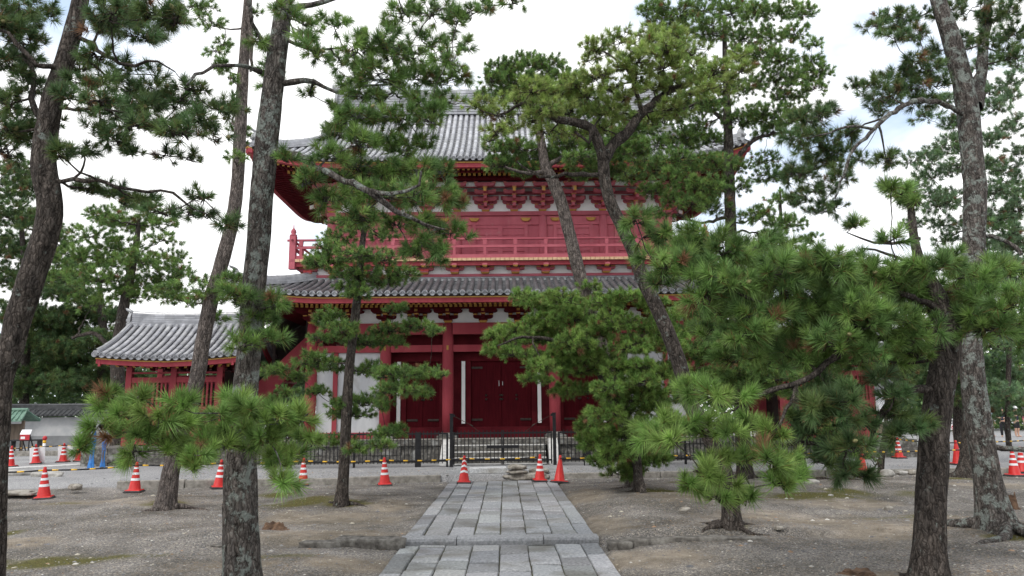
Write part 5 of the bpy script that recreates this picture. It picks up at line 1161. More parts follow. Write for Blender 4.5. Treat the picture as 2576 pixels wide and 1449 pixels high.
def pine(label, Y, trunk, pads, limbs=(), L=.13, nn=70, nw=.005, dens=5., dy=.8, seed=1, pal='mid', barkm='bark_dk', lean=0., root=True, cat='pine tree', group='pines before the gate', sides=22, brown=.07, cones=0, name='pine_tree', twig=.006, step=.09, flat=.8, flare=.28, extra=()):
    global TRI_TOTAL
    rs = np.random.RandomState(seed); tr = parse(trunk) if isinstance(trunk, str) else trunk; n = len(tr)
    yy = [Y + (t[3] if len(t) > 3 else 0) for t in tr]; P = np.array([at(t[0], t[1], y) for t, y in zip(tr, yy)]); R = np.array([t[2] / 2 * y / F_PX for t, y in zip(tr, yy)]) * .88
    g0 = gz(P[0][0], P[0][1]) if Y < 24 else .1
    base = np.array([P[0][0], P[0][1], min(P[0][2], g0) - .12]); 
    if P[0][2] > g0 + .02: P = np.concatenate([[base], P]); R = np.concatenate([[R[0] * 1.06], R])
    else: P[0] = base
    P, R = resample(P, R, step)
    if root: R = R * (1 + flare * np.exp(-np.maximum(P[:, 2] - g0, 0) / .13))
    ts = TubeSet(); off = rs.rand(3) * 50; near = Y < 13
    def disp(Pq, a):
        out = np.ones((len(Pq), len(a)))
        for i, p in enumerate(Pq):
            fl = math.exp(-max(p[2] - g0, 0) / .16) if root else 0
            for j, x in enumerate(a):
                v = Vector((math.cos(x) * 1.1 + off[0], math.sin(x) * 1.1 + off[1], p[2] * 1.4 + off[2])); k = .10 * mnoise.noise(v)
                v2 = Vector((math.cos(x) * 3.2 + off[0], math.sin(x) * 3.2, p[2] * 5.5 + off[2])); k += .055 * mnoise.noise(v2)
                if near: v3 = Vector((math.cos(x) * 7 + off[0], math.sin(x) * 7, p[2] * 13 + off[2])); k += .045 * mnoise.noise(v3)
                out[i, j] = 1 + k + fl * flare * .6 * math.sin(4 * x + off[0])
        return out
    ts.add(P, R, sides, disp)
    if root and Y < 21:                                   # surface roots running out and dipping under
        r0 = R[0] / (1 + flare); nr = 5 if near else 3; a0 = rs.rand() * 6.28
        for k in range(nr):
            a = a0 + 6.2832 * k / nr + rs.uniform(-.4, .4); ln = r0 * rs.uniform(2.2, 4.5); q_ = []
            for f_ in np.linspace(0, 1, 8):
                aa = a + .35 * math.sin(3 * f_ + k); x_ = P[0][0] + math.cos(aa) * (r0 * .5 + ln * f_); y_ = P[0][1] + math.sin(aa) * (r0 * .5 + ln * f_)
                z_ = gz(x_, y_) if not abs(x_ - PX) < PH + .1 else -.1
                q_.append((x_, y_, z_ + r0 * (.42 * (1 - f_) ** 2 - .12 * f_ - .02)))
            ts.add(np.array(q_), np.linspace(r0 * .36, r0 * .10, 8), 8, lambda Pq, a_: 1 + .15 * rs.normal(size=(len(Pq), len(a_))))
    NP = [P[P[:, 2] > g0 + .3]]; NR = [R[P[:, 2] > g0 + .3]]
    for lb in limbs:
        l = parse(lb); LP = np.array([at(t[0], t[1], Y + t[3]) for t in l]); LR = np.array([t[2] / 2 * Y / F_PX for t in l]); LP, LR = resample(LP, LR, .12)
        LP[1:-1] += rs.normal(0, .012, (len(LP) - 2, 3)); ts.add(LP, LR, 9, lambda Pq, a: 1 + .12 * rs.normal(size=(len(Pq), len(a)))); NP.append(LP); NR.append(LR)
    NPa = np.concatenate(NP); NRa = np.concatenate(NR)
    groups = [(pads, dict(L=L, nn=nn, nw=nw, dens=dens, dy=dy, pal=pal, yo=0., brown=brown))] + [(p_, {**dict(L=L, nn=nn, nw=nw, dens=dens, dy=dy, pal=pal, yo=0., brown=brown), **k_}) for p_, k_ in extra]
    NV = []; NC = []; TPs = []; TAs = []
    for pads_, g_ in groups:
        L = g_['L']; dens = g_['dens']; dy = g_['dy']; Yg = Y + g_['yo']
        pd = parse(pads_); rt_ = L * 1.25 * F_PX / Yg; C = []
        for q in pd:
            yq = Yg + (q[4] if len(q) > 4 else rs.uniform(-dy, dy)); C.append((at(q[0], q[1], yq), q[2] * yq / F_PX, q[3] * yq / F_PX))
        order = sorted(range(len(C)), key=lambda i: np.min(np.linalg.norm(NPa - C[i][0], axis=1))); TP = []; TA = []
        for i in order:
            c, ra, rc = C[i]; rb = min(ra, max(.25, dy)) ; q = pd[i]
            d = np.linalg.norm(NPa - c, axis=1); pen = d * np.where(NPa[:, 2] > c[2] + .05, 1.35, 1.) - 1.2 * np.minimum(NRa, .05); k = int(np.argmin(pen)); s = NPa[k]; D = d[k]
            if D > .12:
                nseg = max(4, int(D / .14)); t = np.linspace(0, 1, nseg + 1)[:, None]; m_ = (s + c) / 2 + rs.normal(0, .09 * D, 3) + np.array([0, 0, -.06 * D]); e = c - np.array([0, 0, rc * .35])
                LP = (1 - t) ** 2 * s + 2 * t * (1 - t) * m_ + t * t * e; LP[1:-1] += rs.normal(0, .018 * min(D, 1.5), (nseg - 1, 3)); r0 = min(NRa[k] * .65, .012 + .016 * D); LR = np.linspace(r0, max(.007, r0 * .35), nseg + 1)
                ts.add(LP, LR, 7 if near else 5); NPa = np.concatenate([NPa, LP[1:]]); NRa = np.concatenate([NRa, LR[1:]])
            nt_ = max(6, int(DENS * dens * q[2] * q[3] / rt_ ** 2 * rs.uniform(.8, 1.2)))
            u = rs.normal(size=(nt_, 3)); u /= np.linalg.norm(u, axis=1)[:, None]; u *= rs.rand(nt_, 1) ** .4
            u[:, 2] = u[:, 2] * flat + (1 - flat) * .6 * (1 - u[:, 0] ** 2 - u[:, 1] ** 2)
            shr = np.array([max(ra - L * .2, ra * .6), rb, max(rc - L * .1, rc * .6)]) * (PADF if g_['yo'] == 0 else np.array([.78, .9, .72])); T = c + u * shr - np.array([0, 0, (.3 if g_['yo'] == 0 else .42) * L])
            ax = u * np.array([.9, .9, .6]) + np.array([0, 0, .5]) + rs.normal(0, .34, (nt_, 3)); ax /= np.linalg.norm(ax, axis=1)[:, None]
            m = max(1, nt_ // 5); sub = T[rs.choice(nt_, m, replace=False)]; node = c - np.array([0, 0, rc * .35]); mids = node + .62 * (sub - node)
            for mp_ in mids: ts.add(np.array([node, (node + mp_) / 2 + rs.normal(0, .03, 3), mp_]), [twig * 1.5, twig * 1.25, twig], 4)
            nearest = np.argmin(np.linalg.norm(T[:, None] - mids[None], axis=2), axis=1)
            for a, b, x in (zip(T, nearest, ax) if Y < 25 else ()): ts.add(np.array([mids[b], (mids[b] + a) / 2 + rs.normal(0, .02, 3) - x * .02, a, a + x * L * .5]), [twig, twig * .8, twig * .6, twig * .3], 3)
            TP.append(T); TA.append(ax)
        TP = np.concatenate(TP); TA = np.concatenate(TA); v_, c_ = needles(rs, TP, TA, L, int(g_['nn'] * NNF), g_['nw'] * NWF, PAL[g_['pal']], g_['brown']); NV.append(v_); NC.append(c_); TPs.append(TP); TAs.append(TA)
    TP = np.concatenate(TPs); TA = np.concatenate(TAs); V = np.concatenate(NV); Cc = np.concatenate(NC)
    root_o = thing(name, (P[0][0], P[0][1], g0), label, cat, group); lo = -np.array(root_o.location)
    link('trunk', ts.mesh('trunk', MT[barkm]), root_o, tuple(lo))
    F = np.arange(len(V)).reshape(-1, 3); TRI_TOTAL += len(F)
    link('crown', fast_mesh('crown', V, F, [MT['needle']], Cc), root_o, tuple(lo))
    for k in (rs.choice(len(TP), min(cones, len(TP)), replace=False) if cones else ()):
        p = TP[k] + TA[k] * L * .35 + rs.normal(0, .012, 3); d = TA[k] * .4 + rs.normal(0, .5, 3) + np.array([0, -.5, -.1])
        o = link('pine_cone', PCONE, root_o, tuple(p + lo)); o.rotation_mode = 'QUATERNION'; o.rotation_quaternion = Vector(d).to_track_quat('Z', 'Y')
    return root_o
# the thick pine at the left edge
pine('thick dark leaning pine at the left edge with long bare lower trunk', 7.4,
 '-22,1449,66;-15,1250,62;-6,1080,60;6,950,60;30,880,62;45,800,66;62,750,68;78,700,70;98,640,70;115,590,70;125,540,69;124,490,68;113,440,70;110,380,66;122,300,60;136,235,56;160,165,54;182,85,50;203,0,46;215,-80,42',
 '30,30,60,35;100,20,60,30;60,100,60,32;15,160,40,28;280,40,60,40;340,66,60,32;400,26,60,30;440,44,40,20;300,14,50,26;400,85,20,16;242,135,36,24;200,166,48,30;290,196,48,26;232,212,50,30;330,236,56,32;372,268,46,30;300,288,56,26;412,298,40,24;450,248,44,26;482,220,38,20;392,226,46,26;540,268,44,22;586,268,34,22;500,298,40,22;460,328,56,18;540,338,36,16;422,388,34,14;482,394,26,10;290,348,36,16;330,378,30,13;60,330,66,36;20,378,40,28;100,350,40,26;30,250,40,32;72,204,48,28;160,388,32,26;210,378,32,22;250,250,40,22;260,330,44,22;180,240,40,24;310,170,36,18;390,185,30,14;440,330,40,18;500,250,36,16;350,310,44,20;60,150,44,24;20,60,44,28;60,60,44,24;10,240,40,30;40,290,46,26;130,310,36,24;20,330,44,24;320,30,44,24;250,60,40,26;360,90,30,16;430,15,36,18;300,500,36,16;400,530,34,16;232,468,46,20;290,480,40,16;350,500,40,18;502,490,32,14;522,540,28,10;470,530,24,10;572,560,20,10',
 ['118,448,14,0;165,456,12,0;240,455,10,-.1;330,480,8,-.1;440,487,7,0;480,520,4,0;560,560,2.5,.1', '165,165,16,0;90,160,13,-.2;20,80,9,-.3;-20,70,6,-.3', '105,320,18,0;85,250,14,.1;75,165,12,.2;10,120,8,.3', '182,88,14,0;225,105,12,0;300,160,9,-.2;400,150,6,-.2;440,180,3,-.1', '128,270,10,0;165,276,9,0;240,275,7,-.2;330,285,4,-.3'],
 L=.125, nn=75, nw=.0042, dens=5.6, dy=.8, seed=11, pal='dark', barkm='bark_dk', cones=24, group='pines before the gate')
# the great foreground pine left of the path
pine('tall thick foreground pine left of the path with grey lichened upper trunk', 8.0,
 '608,1452,100;606,1300,92;605,1170,84;612,1040,72;622,930,66;632,800,64;640,700,66;650,600,68;657,500,68;668,380,66;684,250,64;697,140,58;708,60,54;716,0,50;724,-70,44',
 '722,26,32,24;690,190,34,32;690,110,26,16;760,95,40,22;800,130,40,20;770,60,36,16;840,60,44,22;650,90,26,18;900,120,48,36;960,106,56,32;1020,130,56,32;1080,110,48,28;1130,140,46,26;900,176,46,28;960,190,56,32;1040,190,56,32;1108,200,48,28;850,265,36,22;900,290,44,24;960,285,48,26;1020,295,46,24;1080,275,40,22;1130,250,36,22;860,150,30,22;1160,110,30,20;990,70,30,18;1000,236,56,28;1060,248,36,22;920,236,46,22;1150,186,36,22;880,210,36,18;1020,28,48,28;1090,28,48,28;1150,50,38,22;1232,10,36,16;1300,5,40,12;1190,28,28,22;780,235,14,16;'
 '850,340,38,28;900,356,46,32;960,350,48,28;1008,376,46,32;1056,356,36,28;830,388,38,26;900,418,56,36;980,428,56,36;1050,428,48,32;1108,428,42,28;880,478,48,32;960,488,56,32;1040,488,48,28;1108,488,46,32;1152,508,30,22;770,448,36,22;820,498,46,26;900,538,46,26;1000,558,46,26;1080,568,46,26;1148,578,40,26;1060,608,32,22;1100,634,36,32;1050,636,36,26;720,395,18,10;640,760,48,32;690,760,32,22;660,800,44,26;600,740,36,26;680,850,32,18;610,860,44,26;1080,300,30,22;870,300,34,20',
 ['690,385,24,0;750,395,20,-.3;800,425,17,-.6;870,455,15,-.8;930,480,14,-1;1000,530,11,-1;1070,560,8,-1;1120,578,4,-1', '930,480,12,-1;985,490,10,-1.1;1055,470,7,-1.1;1060,430,5,-1.1', '655,182,13,0;620,170,11,-.3;570,168,9,-.6;490,188,7,-.9;470,215,4,-1', '692,214,16,0;735,207,15,0;790,206,12,.1;850,230,9,.1;930,215,6,.1;1010,220,4,.1', '725,25,20,0;790,10,14,.1;870,-8,10,.2;1000,-10,7,.2', '700,140,14,0;660,110,13,-.2;635,60,11,-.3;625,0,9,-.4', '720,100,10,0;800,125,7,-.1;860,120,4,-.1'],
 L=.125, nn=80, nw=.0044, dens=4.6, dy=.7, seed=12, pal='mid', barkm='bark_li', cones=40, sides=28,
 extra=[('270,1008,34,28;330,1028,48,32;400,1038,42,32;300,1078,56,36;370,1088,56,36;440,1058,46,36;252,1058,28,26;430,1118,56,32;340,1128,36,22;500,1128,46,26;460,1000,28,22;560,1028,46,32;520,1078,46,32;590,1068,56,36;640,1018,52,36;700,1038,46,36;740,1078,52,36;670,1088,56,36;620,1108,46,26;560,1108,46,26;740,1128,46,32;776,1088,30,32;700,1148,46,32;712,1188,34,26;490,1158,28,18;600,1004,40,18;205,1112,16,16;500,1040,44,30;280,985,24,22;350,990,20,18;760,1040,26,20', dict(L=.155, nn=115, nw=.0046, dens=3.2, dy=.5, pal='bright', yo=-1.1, brown=.05))])
# thin leaning pine behind it
pine('slender pale leaning pine just left of the thick foreground pine', 14.6,
 '418,1268,52;432,1180,48;455,1090,44;482,1010,43;500,930,42;512,850,41;530,760,40;552,680,40;572,610,40;588,540,38;598,450,36;604,330,35;612,180,32;620,60,28;626,-40,24',
 '530,58,38,20;500,18,46,22;560,108,24,20;556,165,24,24;585,200,20,12;600,335,26,28;590,395,22,14;640,30,20,14;540,125,30,12;586,545,20,14;520,740,46,30;470,752,32,22;545,800,26,16;500,700,40,16;440,720,36,16;585,700,30,18',
 ['606,330,10,0;585,310,6,0;600,260,4,.1', '625,20,16,-.1;632,100,12,-.2;630,180,7,-.2'], L=.12, nn=48, nw=.006, dens=4, dy=.7, seed=14, pal='mid', barkm='bark_br', sides=16)
# slim layered pine before the gate
pine('slim upright pine with layered foliage pads left of the path', 15.2,
 '859,1258,37;864,1200,33;868,1120,31;874,1000,29;882,900,27;893,800,25;902,720,23;908,650,20;915,590,16;925,530,11;930,490,6',
 '850,598,46,18;830,622,38,16;900,640,56,18;820,656,48,20;790,660,36,16;960,648,56,20;900,690,66,18;1000,690,56,18;950,708,56,16;880,720,36,13;900,738,36,14;1000,776,28,16;830,798,36,24;860,828,46,20;812,850,38,16;980,828,48,18;1050,820,48,16;1092,830,20,12;910,858,46,20;980,858,38,16;790,908,46,24;840,918,38,20;700,930,46,16;750,945,30,14;930,928,46,20;1000,940,56,20;1080,935,36,14;1112,940,16,9;1000,978,56,18;1060,985,28,12;850,1018,38,16;920,1008,48,16;960,1020,28,14;880,1040,56,14;970,1088,36,18;1002,1080,26,16;960,1118,26,12;850,1108,38,16;900,1128,32,14;720,985,26,14;690,1010,26,12;870,560,40,18;960,590,40,16;800,985,30,14;905,570,36,16',
 [], L=.105, nn=46, nw=.006, dens=5.5, dy=.8, seed=15, pal='mid', barkm='bark_dk', sides=16, brown=.05)
# the forked pine right of the axis
pine('curving forked dark pine right of the path with high yellowish crown', 11.3,
 '1840,1337,54;1836,1250,48;1812,1160,46;1775,1080,44;1735,1015,44;1722,965,44;1706,905,42;1682,840,42;1648,765,41;1618,705,40;1594,635,38;1564,570,37;1536,510,36;1522,455,34;1517,395,33',
 '1200,262,44,20;1258,288,46,22;1300,250,46,26;1340,222,46,26;1400,232,46,26;1370,270,46,26;1430,280,46,26;1480,240,46,26;1450,210,46,26;1500,190,42,26;1520,276,38,26;1540,222,32,24;1250,328,36,16;1330,300,36,18;1232,350,20,10;1500,122,42,26;1560,100,46,26;1620,110,46,26;1680,120,46,26;1738,130,46,26;1600,150,56,26;1670,164,56,26;1738,180,56,26;1798,180,46,26;1830,210,44,22;1690,210,46,22;1758,224,46,22;1640,80,40,20;1560,170,36,20;1860,176,36,18;1420,330,30,12;1600,200,36,18;1475,150,26,14;1580,240,40,24;1640,215,40,22;1520,320,30,20;1460,330,36,20;1560,290,36,22;1650,300,40,24;1700,270,44,24;1380,330,40,20;1290,320,40,18;1850,140,44,22;1700,90,40,20',
 ['1517,400,30,0;1505,355,27,-.1;1490,325,24,-.2;1445,308,22,-.3;1405,300,20,-.4;1372,282,15,-.5;1320,262,9,-.5;1250,290,5,-.5', '1520,398,30,0;1550,360,28,.1;1585,325,26,.2;1608,290,25,.2;1640,262,22,.3;1690,226,17,.4;1760,200,10,.4;1820,190,5,.4', '1620,285,15,.2;1598,230,13,.1;1592,190,10,0;1560,160,7,-.1;1520,130,4,-.1', '1490,322,14,-.2;1480,360,9,-.2;1445,330,6,-.2', '1508,440,13,0;1440,436,11,.2;1360,444,8,.4;1300,405,4,.5', '1690,226,9,.4;1660,170,7,.4;1690,130,4,.4'],
 L=.11, nn=60, nw=.005, dens=4.2, dy=.9, seed=16, pal='yellow', barkm='bark_dk', brown=.10, cones=8)
# the leaning pine behind the forked one
pine('leaning grey barked pine with deep green crown behind the forked pine', 17.2,
 '1592,1228,34;1588,1120,36;1560,1000,37;1520,890,38;1490,800,38;1468,725,38;1448,650,38;1428,570,38;1408,500,37;1388,450,35;1372,420,32;1362,360,26;1352,300,20;1350,250,14',
 '1250,370,36,16;1300,370,46,20;1350,388,46,20;1260,414,42,18;1330,424,46,20;1290,398,40,18;1430,350,50,26;1480,360,46,26;1460,398,46,22;1530,370,40,24;1560,380,46,26;1600,370,36,26;1512,424,36,18;1400,390,40,20;1270,170,46,22;1320,160,46,26;1380,166,46,26;1420,196,40,22;1300,206,56,26;1240,200,36,18;1360,210,46,24;1220,240,30,16;1400,300,40,20;1560,430,30,14;1240,400,24,12;1440,240,44,24;1480,280,44,22;1350,250,44,22;1280,240,44,20;1500,330,44,24;1570,330,44,24;1620,300,40,22;1450,440,30,14',
 ['1375,430,14,0;1320,436,9,-.3;1270,420,6,-.5', '1372,420,16,0;1430,390,11,.2;1520,380,7,.3'], L=.12, nn=52, nw=.007, dens=5.5, dy=1.1, seed=18, pal='mid', barkm='bark_br', sides=16)
# the spreading mid pine under it
pine('spreading bushy pine hiding the right half of the gate below its eaves', 16.2,
 '1605,1240,26;1600,1150,26;1560,1050,26;1520,960,26;1490,880,28;1488,820,24;1490,770,16;1500,730,8',
 '1320,748,38,22;1360,758,46,26;1410,748,46,26;1460,768,38,22;1520,758,46,26;1580,750,46,22;1640,760,36,22;1260,834,28,16;1250,842,32,16;1300,830,42,18;1350,850,38,18;1240,880,28,15;1290,888,46,15;1380,808,46,26;1430,800,46,32;1400,850,46,26;1450,858,46,32;1500,830,46,32;1550,808,56,32;1620,820,46,26;1580,868,46,26;1640,868,36,26;1330,950,28,13;1370,955,28,11;1400,910,38,22;1450,930,46,22;1420,980,32,22;1470,980,28,18;1520,900,46,26;1560,930,46,26;1600,920,40,22;1600,960,46,22;1640,940,46,26;1550,990,36,18;1680,800,40,24;1690,870,40,24;1690,930,40,24;1400,770,40,22;1480,720,30,14;1350,890,30,12;1290,860,44,22;1340,820,44,24;1420,880,44,26;1360,920,40,18;1480,900,44,26;1530,970,40,22;1680,840,44,26;1600,1000,40,22;1660,980,40,22',
 ['1490,880,16,0;1430,870,13,-.3;1370,850,9,-.6;1300,850,6,-.9;1250,870,3,-1'], L=.115, nn=56, nw=.0065, dens=4.8, dy=1.2, seed=19, pal='bright', barkm='bark_dk', sides=14, brown=.06)
pine('low bushy young pine touching the ground right of the plain leaning cone', 16.2,
 '1622,1250,20,-.8;1612,1210,18,-.5;1596,1160,17,-.2;1585,1100,14,0;1575,1050,10,0;1570,1000,6,0',
 '1480,1070,32,22;1520,1040,46,26;1580,1028,46,26;1640,1018,36,22;1500,1108,42,26;1560,1090,46,26;1620,1080,46,26;1550,1138,46,26;1600,1158,46,26;1510,1158,28,17;1570,1190,46,15;1650,1148,36,22;1690,1060,30,22;1660,1110,30,22;1540,1000,36,20;1620,985,36,20',
 [], L=.12, nn=56, nw=.0065, dens=6., dy=.9, seed=20, pal='bright', barkm='bark_dk', root=False, sides=12, flat=.9)
# tall mid pine right
pine('tall dense pine with horizontal tiers of foliage right of the gate', 20.0,
 '1875,1200,44;1868,1080,42;1860,940,40;1850,800,38;1842,680,36;1838,560,33;1834,450,31;1832,340,28;1828,240,22;1824,140,16;1822,40,10',
 '1640,20,36,22;1700,28,56,26;1770,20,56,26;1840,28,56,26;1900,28,46,26;1960,28,46,22;2018,30,36,22;1720,78,56,26;1790,78,56,32;1870,88,56,32;1940,88,46,26;2000,80,36,22;2044,110,26,16;1900,138,56,26;1960,148,46,22;2040,150,32,16;2020,190,52,26;2066,180,34,16;1950,198,66,26;1880,218,56,26;1980,238,52,22;2046,220,36,16;1950,288,56,26;1890,288,46,22;1750,320,46,20;1700,290,36,20;1720,340,46,20;1650,420,36,26;1700,400,46,26;1740,418,46,26;1800,408,46,26;1850,418,36,22;1700,448,46,26;1770,468,56,26;1840,468,46,26;1640,478,36,22;1700,498,36,22;1660,538,36,17;1740,510,40,20;1800,520,46,18;1940,440,46,20;1960,560,40,20;1900,540,46,20;1930,330,40,18;1930,600,40,20;1790,260,40,20;1660,360,44,24;1620,330,40,22;1720,370,44,22;1600,400,40,20;1580,440,36,18;2000,300,44,22;1700,240,50,26;1740,270,50,24;1790,200,50,26;1660,60,44,26;1780,350,40,18;1860,300,44,20;1700,140,50,26;1800,270,44,22;1920,400,40,18;',
 ['1838,420,13,0;1900,350,10,0;1990,330,7,0', '1836,545,10,0;1760,560,7,-.2;1700,540,5,-.3', '1832,310,12,0;1760,260,8,0;1700,290,5,0'], L=.14, nn=46, nw=.008, dens=4.8, dy=1.5, seed=21, pal='mid', barkm='bark_dk', sides=16)
# the big dark trunk at right with its wide low boughs
pine('stout dark pine at right with wide low boughs hiding the stair house', 8.0,
 '2336,1452,88;2340,1300,80;2348,1150,78;2352,1080,76;2362,1000,78;2376,920,76;2384,850,70;2372,780,58;2345,720,44;2315,660,30;2300,600,24;2293,540,20;2288,490,15',
 '1600,548,42,22;1640,588,46,26;1700,598,46,26;1760,608,56,32;1820,628,56,32;1880,638,56,32;1640,648,36,26;1700,658,56,32;1770,678,56,36;1840,698,56,36;1660,700,36,22;1900,618,46,32;1950,630,46,32;2010,658,56,36;2080,658,56,36;2150,668,56,36;2220,688,56,36;2290,688,46,32;2350,668,56,32;2410,648,36,36;2450,698,56,36;2520,688,46,32;1900,708,56,36;1970,718,56,36;2060,718,56,36;2140,738,56,36;2230,748,56,36;2310,738,56,36;2400,758,56,36;2480,758,56,36;2550,758,46,36;1850,768,56,32;1920,778,56,36;2000,788,56,36;2080,798,56,40;2160,798,56,40;2240,798,56,36;2320,808,46,32;2200,848,56,32;2280,848,46,26;2100,858,56,32;2430,798,46,32;2520,818,56,32;2566,858,36,26;1800,828,46,32;1860,838,56,32;1930,848,56,26;2020,858,46,26;1780,740,46,30;2270,480,30,14;2310,500,24,12;2240,470,16,12;2240,600,24,12;2150,560,16,10;1860,700,56,36;1940,680,56,36;2020,700,56,36;2100,700,56,36;2180,710,56,36;2260,720,56,36;1740,640,50,30;1800,660,50,32;1980,760,56,36;2060,760,56,36;2140,770,56,36;1900,800,56,36;1860,890,50,26;1940,900,50,26;2180,880,50,26;2080,900,44,22;2350,780,50,34;2470,820,50,34;2420,720,50,34;2000,896,50,26;2080,906,50,26;2160,900,50,28;2240,900,50,26;2310,884,44,24;2040,830,54,34;2120,830,54,34;1960,860,50,30',
 ['2380,850,24,0;2300,815,17,-.2;2200,800,14,-.4;2080,795,11,-.5;1960,775,9,-.6;1850,735,7,-.7;1740,670,5,-.7', '2384,860,16,0;2440,815,11,-.2;2520,790,7,-.4', '2330,690,12,0;2260,645,8,.2;2170,625,5,.3', '2315,600,10,0;2240,615,8,.1;2165,600,5,.2;2130,585,3,.2', '2372,780,18,0;2250,730,13,-.3;2100,712,9,-.5;1980,700,6,-.6',
  '2378,860,15,-.05;2300,838,15,-.2;2200,852,14,-.4;2105,893,15,-.6;2060,930,14,-.7;1997,968,13,-.8;1930,988,11,-.9;1867,1005,9,-1;1812,1022,6,-1.1', '2352,980,24,0;2317,975,22,-.1;2275,985,21,-.2;2235,1020,20,-.3;2210,1050,16,-.4;2195,1085,11,-.5;2190,1120,8,-.6',
  '2002,968,9,-.8;1985,1030,8,-.9;1965,1060,7,-1;1940,1086,5,-1.1', '1880,1002,6,-1;1850,1030,4,-1.1;1815,1040,3,-1.1', '2192,1110,9,-.55;2060,1113,9,-.7;1980,1118,8,-.8;1900,1122,6,-.9;1850,1150,5,-1.1'],
 L=.15, nn=100, nw=.0048, dens=5.2, dy=.9, seed=22, pal='mid', barkm='bark_dk', cones=34, sides=28, brown=.06,
 extra=[('1740,968,46,26;1790,980,46,26;1850,990,52,26;1660,1060,46,32;1720,1058,46,32;1690,1098,36,26;1780,1078,46,32;1830,1068,46,32;1890,1058,42,26;1940,1078,36,26;1800,1138,46,32;1870,1138,46,32;1940,1148,46,36;1988,1148,36,32;1760,1176,36,22;1820,1196,42,28;1800,1238,40,30;1890,1240,40,26;1958,1206,36,26;1728,1200,26,16;1995,1190,26,20;1640,1085,26,20', dict(L=.155, nn=120, nw=.0046, dens=2.6, dy=.4, pal='bright', yo=-1.3, brown=.05)),
  ('2120,1038,52,36;2060,1048,46,32;2290,1062,54,46;2130,1108,54,46;2040,1078,36,26;2170,1058,36,26;2120,1168,36,26;2160,1180,28,20;2060,1148,28,22;2080,1000,40,20;2230,1030,36,24;2000,1040,30,20;2250,1090,30,24;2080,965,46,28;2150,975,46,28;2200,945,44,26;2130,1000,44,26;2040,1010,36,22;2250,985,40,24', dict(L=.15, nn=120, nw=.0046, dens=3.0, dy=.35, pal='dark', yo=-.7, brown=.04))])
# lichened double trunk
pine('lichen spotted pine at right with trunk leaning over the top right corner', 10.9,
 '2512,1346,104;2498,1280,84;2484,1200,72;2470,1120,68;2458,1040,66;2448,950,64;2438,850,64;2440,720,64;2450,600,62;2452,480,62;2444,380,60;2438,300,60;2424,220,58;2402,130,54;2380,60,48;2356,-10,42;2340,-60,38',
 '2150,215,28,18;2190,215,46,22;2240,234,46,26;2290,218,46,26;2260,190,46,22;2330,170,36,26;2300,150,36,18;2350,210,36,26;2230,264,46,18;2310,254,40,20;2030,298,46,26;2070,280,36,26;2010,338,46,26;2060,358,56,32;2130,330,28,22;2100,388,46,32;2040,418,46,32;2120,438,36,26;2000,438,46,26;2060,468,46,26;2020,498,36,22;2100,518,26,16;2060,528,36,16;2230,398,36,20;2160,398,28,18;2200,60,28,22;2240,48,46,26;2300,40,46,26;2250,88,36,18;2310,88,36,22;2380,20,40,22;2440,20,46,22;2500,40,46,26;2550,78,36,26;2540,20,36,22;2420,100,36,22;2480,100,40,26;2520,130,36,18;2350,130,30,18;2555,140,30,18',
 ['2435,290,14,0;2330,250,12,-.5;2240,285,11,-.9;2200,325,10,-1;2150,372,8,-1.1;2120,440,6,-1.1;2100,500,4,-1.1', '2200,325,8,-1;2130,320,6,-1.1;2060,340,4,-1.1', '2456,270,34,.1;2468,200,30,.3;2476,110,27,.4;2484,20,22,.5;2490,-50,18,.6', '2470,595,10,0;2520,600,10,-.2;2570,640,9,-.4', '2468,742,6,0;2520,740,5,-.2;2575,745,5,-.3', '2470,1123,12,0;2520,1126,14,-.1;2580,1132,13,-.2'], L=.135, nn=72, nw=.005, dens=4.6, dy=.8, seed=24, pal='dark', barkm='bark_li', cones=12, sides=28)
pine('old thick based pine half hidden behind the lichened trunk at right', 19.5,
 '2428,1206,62;2436,1150,46;2440,1080,40;2444,1000,36;2448,900,32;2450,800,28;2440,700,22;2430,600,16;2425,520,8',
 '2310,480,46,26;2360,508,46,32;2270,480,36,22;2500,480,36,26;2540,450,36,26;2560,520,36,36;2480,548,46,30;2530,600,46,36;2360,560,36,22;2530,330,46,22;2560,380,28,22;2490,350,36,22;2400,420,40,20;2480,410,40,20;2360,380,46,22;2330,400,36,18;2400,310,36,22;2330,290,36,17;2490,232,46,22;2540,240,36,22;2505,268,36,18;2390,170,34,26;2380,250,30,20;2540,680,40,26;2560,300,30,20;2300,560,30,14;2400,360,44,24;2340,440,40,22;2300,400,36,18;2400,500,44,26;2380,600,40,22;2520,420,44,26;2560,160,34,24;2540,200,40,24;2470,160,36,20;2560,620,36,30;2500,660,44,26;2440,560,40,24', [], L=.15, nn=42, nw=.008, dens=4.2, dy=1.3, seed=25, pal='blue', barkm='bark_dk', sides=16)
pine('thin dark sapling pine with few needles before the gravel road', 20.0,
 '2213,1201,20;2218,1150,17;2224,1100,14;2230,1040,11;2228,980,8;2226,930,5', '2230,930,30,14;2200,960,24,10;2250,990,24,10;2190,1150,14,8;2240,1030,20,9;2260,950,24,10', ['2218,1150,5,0;2205,1170,4,0;2190,1190,2,0'], L=.13, nn=40, nw=.007, dens=4, dy=.6, seed=26, pal='dark', sides=10, root=False)
pine('small stunted pine on the mossy ground right of the star shaped low boughs', 18.3,
 '2126,1238,22;2128,1205,20;2120,1170,16;2110,1130,12;2100,1090,8', '2090,1130,40,22;2130,1120,40,22;2060,1110,36,20;2110,1080,40,20;2160,1140,30,16', [], L=.13, nn=46, nw=.007, dens=5, dy=.8, seed=27, pal='mid', sides=10)
